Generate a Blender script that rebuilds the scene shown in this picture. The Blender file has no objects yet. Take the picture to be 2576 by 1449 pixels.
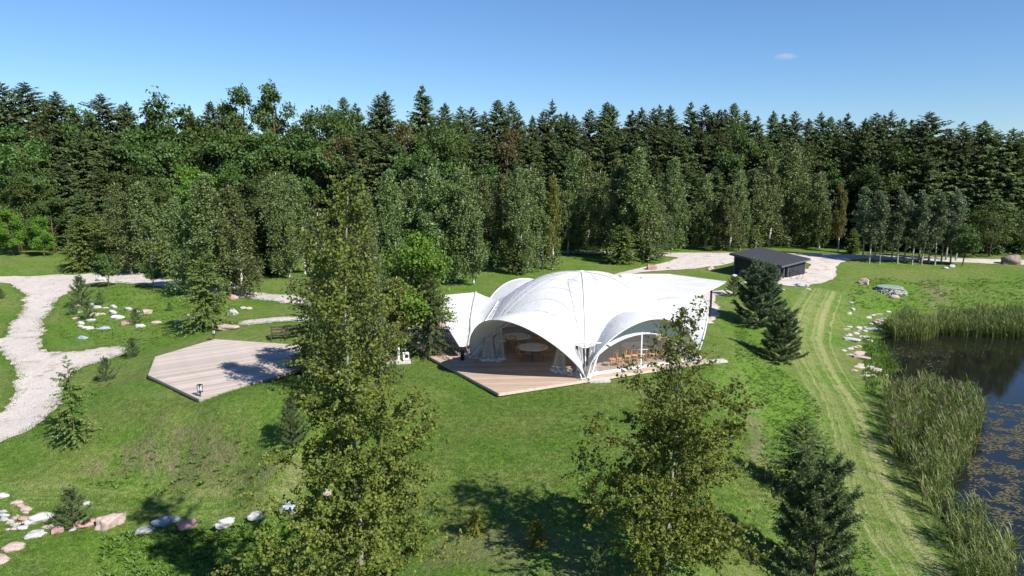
import bpy, bmesh, math, random
import numpy as np
from mathutils import Vector, Matrix, noise as mnoise
from mathutils.geometry import delaunay_2d_cdt

random.seed(7)
RNG = np.random.default_rng(7)
SC = bpy.context.scene
COL = SC.collection
R = math.radians

# ------------------------------------------------------------------ camera, sky, sun, exposure
PITCH, CAMH, FPX = R(9.5), 11.0, 1789.0        # metres above the lawn by the tent; focal length for a 2576 px wide frame
cam_d = bpy.data.cameras.new('camera')
cam_d.sensor_width = 36.0
cam_d.lens = 36.0 * FPX / 2576.0
cam_d.clip_start, cam_d.clip_end = 0.5, 12000
cam = bpy.data.objects.new('camera', cam_d)
COL.objects.link(cam)
cam.location = (0, 0, CAMH)
cam.rotation_euler = (R(90) - PITCH, 0, 0)
SC.camera = cam

SUN_EL = R(41)
SUN_AZ = R(-43)                                 # direction to the sun, from +X, in the XY plane
sun_dir = Vector((math.cos(SUN_EL) * math.cos(SUN_AZ), math.cos(SUN_EL) * math.sin(SUN_AZ), math.sin(SUN_EL)))
W = bpy.data.worlds.new('World')
SC.world = W
W.use_nodes = True
wn = W.node_tree.nodes
wl = W.node_tree.links
wn.clear()
sky = wn.new('ShaderNodeTexSky')
sky.sky_type = 'NISHITA'
sky.sun_disc = False
sky.sun_elevation = SUN_EL
sky.sun_rotation = math.atan2(sun_dir.x, sun_dir.y)
sky.altitude = 0
sky.air_density = 1.0
sky.dust_density = 0.0
sky.ozone_density = 10.0
bg = wn.new('ShaderNodeBackground')
bg.inputs['Strength'].default_value = 0.080
wo = wn.new('ShaderNodeOutputWorld')
wl.new(sky.outputs[0], bg.inputs[0])
wl.new(bg.outputs[0], wo.inputs[0])
sd = bpy.data.lights.new('sun', 'SUN')
sd.energy = 4.9
sd.angle = R(0.53)
sd.color = (1.0, 0.955, 0.89)
sun = bpy.data.objects.new('sun', sd)
COL.objects.link(sun)
sun.location = (30, -30, 60)
sun.rotation_euler = sun_dir.to_track_quat('Z', 'Y').to_euler()

SC.view_settings.view_transform = 'Standard'
SC.view_settings.look = 'None'
SC.view_settings.exposure = 0.8
SC.view_settings.gamma = 1.0
SC.view_settings.use_curve_mapping = False
SC.render.engine = 'CYCLES'
SC.cycles.max_bounces = 7
SC.cycles.diffuse_bounces = 3
SC.cycles.glossy_bounces = 3
SC.cycles.transmission_bounces = 4
SC.cycles.transparent_max_bounces = 12
SC.cycles.use_denoising = True
SC.cycles.use_adaptive_sampling = True

# ------------------------------------------------------------------ measuring: pixel of the 2576x1449 view <-> world
CP, SP = math.cos(PITCH), math.sin(PITCH)
def ray(px, py):
    u = (px - 1288.0) / FPX
    v = (py - 724.5) / FPX
    return np.array([u, CP - v * SP, -SP - v * CP])
def on_plane(px, py, z):
    d = ray(px, py)
    t = (z - CAMH) / d[2]
    return np.array([d[0] * t, d[1] * t, z])
def at_depth(px, py, Y):
    d = ray(px, py)
    t = Y / d[1]
    return np.array([d[0] * t, Y, CAMH + d[2] * t])

# ------------------------------------------------------------------ mesh and object helpers
def link(o, parent=None):
    COL.objects.link(o)
    if parent is not None:
        o.parent = parent
    return o
def tag(o, label=None, cat=None, group=None, kind=None):
    if label: o['label'] = label
    if cat: o['category'] = cat
    if group: o['group'] = group
    if kind: o['kind'] = kind
    return o
def thing(name, label, cat, loc=(0, 0, 0), rotz=0.0, group=None):
    o = bpy.data.objects.new(name, None)
    o.empty_display_size = 0.2
    link(o)
    o.location = loc
    o.rotation_euler = (0, 0, rotz)
    return tag(o, label, cat, group)
class MB:
    """collects polygons; every chunk is (verts Nx3, faces MxK)"""
    def __init__(s):
        s.v, s.f, s.n, s.t, s.mi, s.m = [], [], 0, [], 0, {}
    def add(s, v, f, tint=None):
        v = np.asarray(v, float).reshape(-1, 3)
        f = np.asarray(f, int)
        s.v.append(v)
        s.f.append(f + s.n)
        s.t.append(np.full(len(v), 0.5) if tint is None else np.broadcast_to(np.asarray(tint, float), (len(v),)))
        s.n += len(v)
        s.m[len(s.f) - 1] = s.mi
        return s
    def mesh(s, name, mat=None, smooth=False):
        m = bpy.data.meshes.new(name)
        if s.n:
            V = np.concatenate(s.v)
            T = np.concatenate(s.t)
            loops = np.concatenate([f.ravel() for f in s.f])
            tot = np.concatenate([np.full(len(f), f.shape[1]) for f in s.f])
            start = np.concatenate([[0], np.cumsum(tot)[:-1]])
            m.vertices.add(len(V))
            m.vertices.foreach_set('co', V.astype(np.float32).ravel())
            m.loops.add(len(loops))
            m.loops.foreach_set('vertex_index', loops.astype(np.int32))
            m.polygons.add(len(tot))
            m.polygons.foreach_set('loop_start', start.astype(np.int32))
            if s.m and max(s.m.values()):
                m.polygons.foreach_set('material_index', np.concatenate([np.full(len(f), s.m.get(i, 0)) for i, f in enumerate(s.f)]).astype(np.int32))
            m.polygons.foreach_set('use_smooth', np.full(len(tot), smooth, dtype=bool))
            a = m.attributes.new('tint', 'FLOAT', 'POINT')
            a.data.foreach_set('value', T.astype(np.float32))
            m.update(calc_edges=True)
        for q in (mat if isinstance(mat, tuple) else (mat,)):
            if q: m.materials.append(q)
        return m
    def obj(s, name, mat=None, parent=None, smooth=False):
        return link(bpy.data.objects.new(name, s.mesh(name, mat, smooth)), parent)
    # shapes
    def box(s, c, size, rot=None):
        x, y, z = np.array(size) / 2.0
        v = np.array([[-x, -y, -z], [x, -y, -z], [x, y, -z], [-x, y, -z], [-x, -y, z], [x, -y, z], [x, y, z], [-x, y, z]])
        if rot is not None: v = v @ np.array(rot).T
        return s.add(v + np.array(c), [[3, 2, 1, 0], [4, 5, 6, 7], [0, 1, 5, 4], [1, 2, 6, 5], [2, 3, 7, 6], [3, 0, 4, 7]])
    def bar(s, a, b, w, h):
        a, b = np.array(a, float), np.array(b, float)
        d = b - a
        L = np.linalg.norm(d)
        d = d / L
        up = np.array([0, 0, 1.0]) if abs(d[2]) < 0.95 else np.array([1.0, 0, 0])
        sx = np.cross(d, up); sx /= np.linalg.norm(sx)
        sz = np.cross(sx, d)
        return s.box((a + b) / 2, (L, w, h), np.stack([d, sx, sz], 1))
    def tube(s, pts, rad, k=6, cap=True, tint=None):
        P = np.asarray(pts, float)
        n = len(P)
        rad = np.broadcast_to(np.asarray(rad, float), (n,))
        D = np.gradient(P, axis=0)
        D /= np.linalg.norm(D, axis=1, keepdims=True) + 1e-9
        ref = np.array([0.0, 0, 1.0]) if abs(D[:, 2]).mean() < 0.8 else np.array([1.0, 0.05, 0])
        X = np.cross(D, ref); X /= np.linalg.norm(X, axis=1, keepdims=True) + 1e-9
        Y = np.cross(D, X)
        a = np.arange(k) * 2 * np.pi / k
        V = P[:, None] + rad[:, None, None] * (np.cos(a)[None, :, None] * X[:, None] + np.sin(a)[None, :, None] * Y[:, None])
        i = np.arange(n - 1)[:, None] * k
        j = np.arange(k)[None]
        j2 = (j + 1) % k
        F = np.stack([i + j, i + j2, i + k + j2, i + k + j], -1).reshape(-1, 4)
        s.add(V, F, tint)
        if cap:
            b = s.n - n * k
            s.f.append(np.array([list(range(b + k - 1, b - 1, -1))]))
            s.f.append(np.array([list(range(b + (n - 1) * k, b + n * k))]))
        return s
    def grid(s, P, tint=None, closed=False):
        P = np.asarray(P, float)
        n, m = P.shape[:2]
        i, j = np.meshgrid(np.arange(n - 1), np.arange(m - 1), indexing='ij')
        a = i * m + j
        F = np.stack([a, a + 1, a + m + 1, a + m], -1).reshape(-1, 4)
        return s.add(P.reshape(-1, 3), F, None if tint is None else np.asarray(tint).ravel())
    def lathe(s, prof, k=24, c=(0, 0, 0)):
        P = np.array(prof, float)
        a = np.arange(k + 1) * 2 * np.pi / k
        G = np.stack([P[:, None, 0] * np.cos(a), P[:, None, 0] * np.sin(a), np.repeat(P[:, None, 1], k + 1, 1)], -1)
        return s.grid(np.transpose(G, (1, 0, 2)) + np.array(c))
    def leaves(s, c, d, n, L, Wd, tint, fold=0.0):
        """diamond leaves from base point c along d, facing n"""
        d = d / (np.linalg.norm(d, axis=1, keepdims=True) + 1e-9)
        sx = np.cross(d, n); sx /= np.linalg.norm(sx, axis=1, keepdims=True) + 1e-9
        nn = np.cross(sx, d)
        L = np.broadcast_to(np.asarray(L, float), (len(c),))[:, None]
        Wd = np.broadcast_to(np.asarray(Wd, float), (len(c),))[:, None]
        mid = c + d * L * 0.48 + nn * fold * L
        V = np.stack([c, mid + sx * Wd * 0.5, c + d * L, mid - sx * Wd * 0.5], 1)
        F = np.arange(len(c) * 4).reshape(-1, 4)
        return s.add(V, F, np.repeat(np.broadcast_to(np.asarray(tint, float), (len(c),)), 4))
def rdir(rng, n):
    v = rng.normal(size=(n, 3))
    return v / np.linalg.norm(v, axis=1, keepdims=True)

# ------------------------------------------------------------------ materials
def mat(name):
    m = bpy.data.materials.new(name)
    m.use_nodes = True
    nt = m.node_tree
    nt.nodes.clear()
    out = nt.nodes.new('ShaderNodeOutputMaterial')
    return m, nt, out
class N:
    """tiny node writer"""
    def __init__(s, nt): s.nt = nt
    def new(s, t, **kw):
        n = s.nt.nodes.new('ShaderNode' + t)
        for k, v in kw.items():
            if k in n.inputs: s.set(n.inputs[k], v)
            else: setattr(n, k, v)
        return n
    def set(s, inp, v):
        if isinstance(v, bpy.types.NodeSocket): s.nt.links.new(v, inp)
        else:
            if isinstance(v, tuple) and len(v) == 3 and inp.type == 'RGBA': v = v + (1,)
            inp.default_value = v
    def noise(s, scale, detail=3, rough=0.55, vec=None, out=0):
        n = s.new('TexNoise')
        n.inputs['Scale'].default_value = scale
        n.inputs['Detail'].default_value = detail
        n.inputs['Roughness'].default_value = rough
        if vec is not None: s.set(n.inputs['Vector'], vec)
        return n.outputs[out]
    def pos(s): return s.new('NewGeometry').outputs['Position']
    def objco(s): return s.new('TexCoord').outputs['Object']
    def attr(s, name):
        n = s.new('Attribute'); n.attribute_name = name
        return n.outputs['Fac']
    def mix(s, f, a, b, bt='MIX'):
        n = s.new('Mix'); n.data_type = 'RGBA'; n.blend_type = bt
        s.set(n.inputs[0], f); s.set(n.inputs[6], a); s.set(n.inputs[7], b)
        return n.outputs[2]
    def math(s, op, a, b=0.0, c=0.0, clamp=False):
        n = s.new('Math'); n.operation = op; n.use_clamp = clamp
        s.set(n.inputs[0], a); s.set(n.inputs[1], b)
        if len(n.inputs) > 2: s.set(n.inputs[2], c)
        return n.outputs[0]
    def ramp(s, f, lo, hi, a=0.0, b=1.0):
        n = s.new('MapRange'); n.clamp = True; n.interpolation_type = 'SMOOTHSTEP'
        s.set(n.inputs[0], f); s.set(n.inputs[1], lo); s.set(n.inputs[2], hi); s.set(n.inputs[3], a); s.set(n.inputs[4], b)
        return n.outputs[0]
    def scale(s, vec, sc):
        n = s.new('Mapping'); s.set(n.inputs['Vector'], vec); n.inputs['Scale'].default_value = sc
        return n.outputs[0]
    def bump(s, h, strength, dist):
        n = s.new('Bump'); n.inputs['Strength'].default_value = strength; n.inputs['Distance'].default_value = dist
        s.set(n.inputs['Height'], h)
        return n.outputs[0]
    def hsv(s, c, h=0.5, sat=1.0, v=1.0):
        n = s.new('HueSaturation'); s.set(n.inputs['Color'], c); s.set(n.inputs['Hue'], h); s.set(n.inputs['Saturation'], sat); s.set(n.inputs['Value'], v)
        return n.outputs[0]
    def principled(s, color, rough=0.6, spec=0.3, normal=None, metal=0.0):
        n = s.new('BsdfPrincipled')
        s.set(n.inputs['Base Color'], color); s.set(n.inputs['Roughness'], rough)
        s.set(n.inputs['Specular IOR Level'], spec); s.set(n.inputs['Metallic'], metal)
        if normal is not None: s.set(n.inputs['Normal'], normal)
        return n.outputs[0]
def simple(name, color, rough=0.6, spec=0.3, var=0.0, scale=6.0, metal=0.0, bump=0.0):
    m, nt, out = mat(name)
    g = N(nt)
    co = g.objco()
    c = color
    nz = g.noise(scale, 4, 0.6, co)
    if var: c = g.mix(g.ramp(nz, 0.3, 0.7), tuple(x * (1 - var) for x in color), tuple(min(1, x * (1 + var)) for x in color))
    nrm = g.bump(nz, bump, 0.02) if bump else None
    nt.links.new(g.principled(c, rough, spec, nrm, metal), out.inputs[0])
    return m
def foliage(name, c1, c2, trans=0.25, rough=0.55, spec=0.25, objvar=0.25, huevar=0.02, tcol=None):
    """leaf material: colour between c1 and c2 leaf by leaf, a little light passes through"""
    m, nt, out = mat(name)
    g = N(nt)
    t = g.attr('tint')
    rnd = g.new('ObjectInfo').outputs['Random']
    c = g.mix(t, c1, c2)
    c = g.hsv(c, g.math('MULTIPLY_ADD', rnd, huevar * 2, 0.5 - huevar), 1.0, g.math('MULTIPLY_ADD', rnd, objvar * 2, 1 - objvar))
    p = g.principled(c, rough, spec)
    tr = g.new('BsdfTranslucent')
    g.set(tr.inputs[0], g.hsv(c, 0.49, 1.1, 1.25))
    mx = g.new('MixShader')
    mx.inputs[0].default_value = trans
    nt.links.new(p, mx.inputs[1]); nt.links.new(tr.outputs[0], mx.inputs[2]); nt.links.new(mx.outputs[0], out.inputs[0])
    return m
M = {}
M['spruce'] = foliage('spruce_needles', (0.046, 0.072, 0.026), (0.094, 0.126, 0.042), 0.12, 0.6, 0.2, 0.3, 0.015)
M['spruce_young'] = foliage('young_spruce_needles', (0.061, 0.094, 0.022), (0.132, 0.165, 0.039), 0.15, 0.6, 0.2, 0.2, 0.015)
M['spruce_yellow'] = foliage('yellow_spruce_needles', (0.095, 0.115, 0.018), (0.200, 0.190, 0.030), 0.15, 0.6, 0.2, 0.12, 0.01)
M['pine'] = foliage('pine_needles', (0.066, 0.105, 0.040), (0.132, 0.182, 0.066), 0.12, 0.5, 0.3, 0.2, 0.015)
M['pine_blue'] = foliage('bluish_pine_needles', (0.065, 0.11, 0.055), (0.125, 0.18, 0.09), 0.12, 0.5, 0.3, 0.15, 0.015)
M['oak'] = foliage('oak_leaves', (0.052, 0.092, 0.023), (0.092, 0.144, 0.034), 0.25, 0.5, 0.25, 0.3, 0.02)
M['oak_brown'] = foliage('browning_leaves', (0.085, 0.082, 0.032), (0.13, 0.118, 0.046), 0.25, 0.6, 0.2, 0.2, 0.02)
M['maple'] = foliage('maple_leaves', (0.07, 0.15, 0.018), (0.155, 0.26, 0.034), 0.3, 0.5, 0.25, 0.15, 0.015)
M['birch'] = foliage('birch_leaves', (0.08, 0.115, 0.034), (0.15, 0.195, 0.064), 0.25, 0.45, 0.35, 0.25, 0.02)
M['birch_yellow'] = foliage('yellowing_birch_leaves', (0.105, 0.12, 0.03), (0.185, 0.185, 0.042), 0.25, 0.5, 0.3, 0.2, 0.02)
M['aspen'] = foliage('aspen_leaves', (0.061, 0.094, 0.044), (0.116, 0.160, 0.072), 0.25, 0.45, 0.35, 0.2, 0.02)
M['aspen_near'] = foliage('near_aspen_leaves', (0.080, 0.112, 0.022), (0.185, 0.215, 0.042), 0.28, 0.6, 0.15, 0.05, 0.005)
M['weeds'] = foliage('weed_leaves', (0.060, 0.130, 0.016), (0.140, 0.230, 0.035), 0.25, 0.45, 0.3, 0.0, 0.0)
M['grass'] = foliage('grass_blades', (0.055, 0.125, 0.014), (0.130, 0.200, 0.036), 0.25, 0.5, 0.25, 0.0, 0.0)
M['reeds'] = foliage('reed_blades', (0.060, 0.108, 0.022), (0.165, 0.195, 0.055), 0.25, 0.5, 0.3, 0.0, 0.0)
M['plume'] = foliage('reed_plumes', (0.150, 0.110, 0.075), (0.250, 0.190, 0.130), 0.2, 0.7, 0.1, 0.0, 0.0)
M['pondweed'] = foliage('floating_weed', (0.05, 0.048, 0.022), (0.12, 0.105, 0.05), 0.0, 0.5, 0.4, 0.0, 0.0)
M['bark'] = simple('grey_brown_bark', (0.10, 0.075, 0.055), 0.9, 0.1, 0.4, 5.0, bump=0.5)
def birch_bark():
    m, nt, out = mat('white_birch_bark')
    g = N(nt)
    co = g.objco()
    a = g.noise(1.0, 4, 0.7, g.scale(co, (3.0, 3.0, 9.0)))
    c = g.mix(g.ramp(a, 0.56, 0.62), (0.62, 0.58, 0.52), (0.06, 0.05, 0.045))
    nt.links.new(g.principled(c, 0.8, 0.2), out.inputs[0])
    return m
M['birch_bark'] = birch_bark()
M['aspen_bark'] = simple('pale_aspen_bark', (0.27, 0.255, 0.215), 0.8, 0.15, 0.35, 4.0)
M['twig'] = simple('brown_twigs', (0.085, 0.060, 0.045), 0.9, 0.1, 0.3, 5.0)
M['white_metal'] = simple('white_painted_steel', (0.74, 0.74, 0.73), 0.4, 0.4, 0.05, 3.0)
M['black_metal'] = simple('black_painted_steel', (0.018, 0.018, 0.02), 0.5, 0.4, 0.15, 8.0)
M['dark_grey'] = simple('dark_grey_boards', (0.030, 0.033, 0.040), 0.7, 0.2, 0.2, 3.0)
M['roof_felt'] = simple('dark_roof_felt', (0.040, 0.042, 0.048), 0.85, 0.2, 0.3, 7.0, bump=0.3)
M['grey_trim'] = simple('grey_trim', (0.085, 0.090, 0.100), 0.6, 0.3, 0.1, 3.0)
M['chair_wood'] = simple('honey_beech_wood', (0.58, 0.27, 0.09), 0.45, 0.35, 0.15, 12.0)
M['table_top'] = simple('white_laminate', (0.72, 0.68, 0.64), 0.4, 0.4, 0.04, 2.0)
M['concrete'] = simple('pale_concrete', (0.42, 0.40, 0.37), 0.9, 0.15, 0.2, 4.0, bump=0.3)
M['greenish_lid'] = simple('weathered_green_lid', (0.22, 0.27, 0.23), 0.7, 0.3, 0.2, 3.0)
M['lamp_glass'] = simple('frosted_lamp_glass', (0.75, 0.75, 0.72), 0.3, 0.5)
M['bench_wood'] = simple('dark_stained_wood', (0.075, 0.050, 0.040), 0.7, 0.2, 0.3, 8.0)
M['orange_box'] = simple('pinkish_plywood', (0.50, 0.36, 0.27), 0.7, 0.2, 0.1)
def wood(name, base, dark, length_axis=0):
    m, nt, out = mat(name)
    g = N(nt)
    co = g.objco()
    sc = [14.0, 14.0, 14.0]; sc[length_axis] = 0.8
    a = g.noise(1.0, 5, 0.65, g.scale(co, tuple(sc)))
    b = g.noise(0.35, 3, 0.6, co)
    rnd = g.new('ObjectInfo').outputs['Random']
    c = g.mix(g.ramp(a, 0.3, 0.75), dark, base)
    c = g.mix(g.math('MULTIPLY', g.ramp(b, 0.42, 0.75), 0.5), c, tuple(x * 0.72 for x in base))
    c = g.hsv(c, 0.5, 1.0, g.math('MULTIPLY_ADD', rnd, 0.36, 0.80))
    nt.links.new(g.principled(c, 0.7, 0.2, g.bump(a, 0.25, 0.004)), out.inputs[0])
    return m
M['deck'] = wood('weathered_deck_boards', (0.48, 0.37, 0.30), (0.36, 0.265, 0.205))
M['deck_pale'] = wood('bleached_deck_boards', (0.50, 0.43, 0.38), (0.39, 0.33, 0.285))
M['fascia'] = wood('deck_fascia_boards', (0.50, 0.42, 0.35), (0.36, 0.29, 0.23))
def fabric():
    m, nt, out = mat('white_tent_fabric')
    g = N(nt)
    p0 = g.pos()
    a0 = g.noise(1.3, 4, 0.6, g.scale(p0, (0.5, 1.6, 2.6)))
    a1 = g.noise(3.4, 3, 0.6, g.scale(p0, (1.8, 0.5, 1.2)))
    a = g.math('ADD', a0, g.math('MULTIPLY', a1, 0.6))
    b = g.noise(0.9, 4, 0.65, g.scale(p0, (1.0, 1.0, 0.35)))
    c = g.mix(g.ramp(b, 0.35, 0.7), (0.62, 0.62, 0.62), (0.545, 0.545, 0.54))
    nrm = g.bump(a, 0.38, 0.08)
    p = g.principled(c, 0.5, 0.3, nrm)
    tr = g.new('BsdfTranslucent')
    tr.inputs[0].default_value = (0.80, 0.79, 0.75, 1)
    mx = g.new('MixShader')
    mx.inputs[0].default_value = 0.05
    nt.links.new(p, mx.inputs[1]); nt.links.new(tr.outputs[0], mx.inputs[2]); nt.links.new(mx.outputs[0], out.inputs[0])
    return m
M['fabric'] = fabric()
M['seam'] = simple('grey_stitched_seam', (0.36, 0.36, 0.37), 0.7, 0.2)
def clear_film(name, fac, tint):
    m, nt, out = mat(name)
    g = N(nt)
    a = g.noise(2.2, 4, 0.6, g.objco())
    p = g.principled(tint, 0.18, 0.5, g.bump(a, 0.35, 0.05))
    tr = g.new('BsdfTransparent')
    tr.inputs[0].default_value = (0.95, 0.95, 0.95, 1)
    mx = g.new('MixShader')
    mx.inputs[0].default_value = fac
    nt.links.new(tr.outputs[0], mx.inputs[1]); nt.links.new(p, mx.inputs[2]); nt.links.new(mx.outputs[0], out.inputs[0])
    return m
M['film'] = clear_film('clear_vinyl', 0.10, (0.55, 0.53, 0.50))
M['film_bunch'] = clear_film('bunched_clear_vinyl', 0.30, (0.62, 0.62, 0.62))
def stone(name, a, b, c):
    m, nt, out = mat(name)
    g = N(nt)
    co = g.objco()
    n1 = g.noise(3.0, 5, 0.65, co)
    n2 = g.noise(14.0, 3, 0.7, co)
    n3 = g.noise(1.3, 3, 0.6, co)
    col = g.mix(g.ramp(n1, 0.35, 0.68), a, b)
    col = g.mix(g.math('MULTIPLY', g.ramp(n2, 0.55, 0.7), 0.6), col, c)
    col = g.mix(g.math('MULTIPLY', g.ramp(n3, 0.58, 0.75), 0.5), col, tuple(x * 0.45 for x in a))
    h = g.math('ADD', n1, g.math('MULTIPLY', n2, 0.35))
    nt.links.new(g.principled(col, 0.85, 0.2, g.bump(h, 0.6, 0.06)), out.inputs[0])
    return m
M['pink'] = stone('pink_granite', (0.34, 0.255, 0.22), (0.45, 0.36, 0.315), (0.22, 0.17, 0.155))
M['red'] = stone('red_granite', (0.33, 0.19, 0.17), (0.42, 0.27, 0.24), (0.24, 0.14, 0.13))
M['grey'] = stone('grey_granite', (0.30, 0.30, 0.30), (0.46, 0.46, 0.45), (0.20, 0.20, 0.21))
M['white'] = stone('pale_granite', (0.38, 0.375, 0.36), (0.50, 0.49, 0.47), (0.28, 0.27, 0.26))
M['blue'] = stone('bluish_granite', (0.22, 0.25, 0.30), (0.34, 0.38, 0.44), (0.44, 0.45, 0.46))
M['tan'] = stone('tan_fieldstone', (0.36, 0.295, 0.235), (0.47, 0.40, 0.33), (0.33, 0.26, 0.20))
M['dark'] = stone('dark_fieldstone', (0.17, 0.135, 0.12), (0.27, 0.21, 0.19), (0.12, 0.10, 0.09))

# ------------------------------------------------------------------ terrain: a smooth sheet through levelled points
LEVELS = [  # (px, py, height) seen ground points with their height against the lawn by the tent
    (1255, 1000, 0), (1300, 1100, 0), (1300, 1200, -.08), (1300, 1300, -.25), (1300, 1440, -.5), (1490, 962, 0), (1738, 930, 0), (1600, 1050, 0),
    (1560, 1250, -.25), (1100, 905, 0), (1000, 930, 0), (1050, 1050, -.05), (374, 950, -.12), (540, 857, -.05), (790, 872, 0), (504, 1010, -.15), (700, 962, -.02),
    (430, 1036, -.25), (520, 1058, -.25), (620, 1088, -.4), (330, 1050, -.9), (300, 1180, -2.5), (450, 1165, -2.05), (600, 1175, -1.6), (740, 1100, -.2), (700, 1190, -1.1), (450, 1225, -2.75), (320, 1235, -2.85), (580, 1235, -2.35), (450, 1270, -2.9),
    (150, 1200, -2.6), (60, 1250, -2.95), (280, 1320, -3.1), (600, 1300, -2.75), (740, 1270, -2.2), (100, 1440, -3.5), (450, 1440, -3.8),
    (700, 1440, -3.2), (900, 1300, -1.5), (900, 1440, -2.1), (1100, 1440, -1.1), (1000, 1200, -.45), (190, 1115, -1.95), (50, 1050, -2.1),
    (100, 950, -1.8), (250, 890, -1.35), (60, 850, -1.6), (70, 770, -1.3), (20, 700, -.8), (150, 705, -.75), (330, 945, -.9), (300, 905, -1.2),
    (450, 862, -.5), (200, 830, -1.25), (150, 780, -1.1), (240, 760, -.55), (330, 722, -.1), (300, 790, -.75), (450, 780, -.5), (450, 835, -.75),
    (560, 800, -.3), (600, 770, -.15), (650, 740, -.25), (350, 700, -.4), (430, 700, -.35), (100, 650, -.3), (20, 620, -.25), (-200, 1000, -2.0), (-200, 1300, -3.0), (-150, 750, -1.0),
    (1800, 870, -.08), (1830, 760, 0), (1900, 1000, -1.15), (1850, 1100, -.9), (1950, 1100, -1.9), (2100, 1000, -2.1), (2050, 880, -1.7), (1960, 905, -1.15),
    (2030, 780, -.85), (2060, 730, -.5), (1985, 706, -.42), (1856, 692, -.45), (1910, 700, -.45), (1830, 688, -.35), (2150, 1150, -2.2), (2250, 1300, -2.25), (2330, 1440, -2.3), (1900, 1300, -1.4),
    (2000, 1250, -1.95), (2080, 1400, -2.05), (1750, 1300, -.55), (1750, 1440, -.75), (1950, 1440, -1.6), (2205, 900, -2.42), (2215, 950, -2.42), (2240, 1010, -2.45),
    (2150, 830, -2.15), (2250, 790, -2.0), (2400, 752, -1.5), (2300, 720, -.85), (2150, 692, -.45), (2400, 680, -.35), (2576, 690, -.35), (2576, 752, -1.5), (2420, 800, -2.25), (2576, 800, -2.25),
    (2400, 900, -3.3), (2576, 900, -3.5), (2500, 1100, -3.4), (2576, 1300, -3.3), (2235, 1150, -2.42), (2345, 1300, -2.42), (2440, 1440, -2.45), (2480, 1350, -2.9), (2900, 800, -2.2), (2900, 1100, -3.3), (2900, 700, -.4),
    (2350, 860, -2.7), (2576, 862, -2.75), (2300, 1080, -2.65), (2400, 1220, -2.7),
]
LP = np.array([list(on_plane(a, b, h)) for a, b, h in LEVELS] + [[4.3, 43.3, 0], [10, 51, 0], [0, 52, 0], [13, 46, 0], [20, 60, 0], [5, 62, 0], [-8, 60, 0], [-20, 62, -.1],
     [0, 75, 0], [-30, 80, -.1], [30, 82, 0], [-60, 80, -.2], [60, 85, 0], [0, 95, 0], [-60, 100, 0], [60, 105, 0], [10, 5, -1], [-12, 8, -3], [20, 5, -2.3], [-25, 10, -3.6], [30, 12, -2.9], [45, 20, -3.3], [50, 40, -3.4], [45, 60, -2.6]])
def tps_fit(P, lam=0.35):
    n = len(P)
    d2 = ((P[:, None, :2] - P[None, :, :2]) ** 2).sum(-1)
    K = 0.5 * d2 * np.log(d2 + 1e-9) + lam * np.eye(n)
    A = np.zeros((n + 3, n + 3))
    A[:n, :n] = K
    A[:n, n] = 1; A[:n, n + 1:] = P[:, :2]
    A[n, :n] = 1; A[n + 1:, :n] = P[:, :2].T
    return np.linalg.solve(A, np.concatenate([P[:, 2], [0, 0, 0]]))
TW = tps_fit(LP)
def tps(x, y):
    s = x.shape
    q = np.stack([x.ravel(), y.ravel()], 1)
    o = np.zeros(len(q))
    for k in range(0, len(q), 20000):
        d2 = ((q[k:k + 20000, None] - LP[None, :, :2]) ** 2).sum(-1)
        o[k:k + 20000] = (0.5 * d2 * np.log(d2 + 1e-9)) @ TW[:len(LP)] + TW[len(LP)] + q[k:k + 20000] @ TW[len(LP) + 1:]
    return o.reshape(s)
def axis(parts):
    return np.unique(np.round(np.concatenate([np.arange(a, b, st) for a, b, st in parts] + [[parts[-1][1]]]), 3))
GX = axis([(-2500, -400, 300), (-400, -120, 40), (-120, -60, 6), (-60, -34, 1.2), (-34, 34, 0.4), (34, 60, 1.2), (60, 120, 6), (120, 400, 40), (400, 2500, 300)])
GY = axis([(-60, 0, 10), (0, 14, 2), (14, 64, 0.4), (64, 100, 1.0), (100, 160, 5), (160, 400, 40), (400, 4000, 400)])
XX, YY = np.meshgrid(GX, GY, indexing='ij')
sm = lambda t: np.clip(t, 0, 1) ** 2 * (3 - 2 * np.clip(t, 0, 1))
fade = (1 - sm((YY - 92) / 25)) * (1 - sm((np.abs(XX) - 55) / 25)) * sm((YY + 20) / 20)
ZZ = np.where(fade > 0, tps(np.clip(XX, -90, 90), np.clip(YY, -10, 125)), 0) * fade
ZZ += (np.sin(XX * 0.9 + np.sin(YY * .7)) * np.sin(YY * 0.8 + 1.3 * np.sin(XX * .5)) * 0.03) * fade
# the flat pads under the two decks
def pad(Z, cx, cy, r, z):
    w = 1 - sm((np.hypot(XX - cx, YY - cy) - r) / 2.5)
    return Z * (1 - w) + z * w
ZZ = pad(ZZ, 4.3, 45.0, 9.0, 0.0)
ZZ = pad(ZZ, -16.8, 41.2, 3.0, -0.05)
def H(x, y):
    x = np.asarray(x, float); y = np.asarray(y, float)
    i = np.clip(np.searchsorted(GX, x) - 1, 0, len(GX) - 2)
    j = np.clip(np.searchsorted(GY, y) - 1, 0, len(GY) - 2)
    a = (x - GX[i]) / (GX[i + 1] - GX[i]); b = (y - GY[j]) / (GY[j + 1] - GY[j])
    return (ZZ[i, j] * (1 - a) * (1 - b) + ZZ[i + 1, j] * a * (1 - b) + ZZ[i, j + 1] * (1 - a) * b + ZZ[i + 1, j + 1] * a * b)
TT = np.concatenate([np.linspace(8, 60, 3000), np.linspace(60, 220, 3000)])
def G(px, py):
    """ground point seen at a pixel"""
    d = ray(px, py)
    P = d[None] * TT[:, None]
    P[:, 2] += CAMH
    k = np.argmax(P[:, 2] < H(P[:, 0], P[:, 1]))
    if k == 0: k = len(TT) - 1
    return np.array([P[k, 0], P[k, 1], float(H(P[k, 0], P[k, 1]))])
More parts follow.
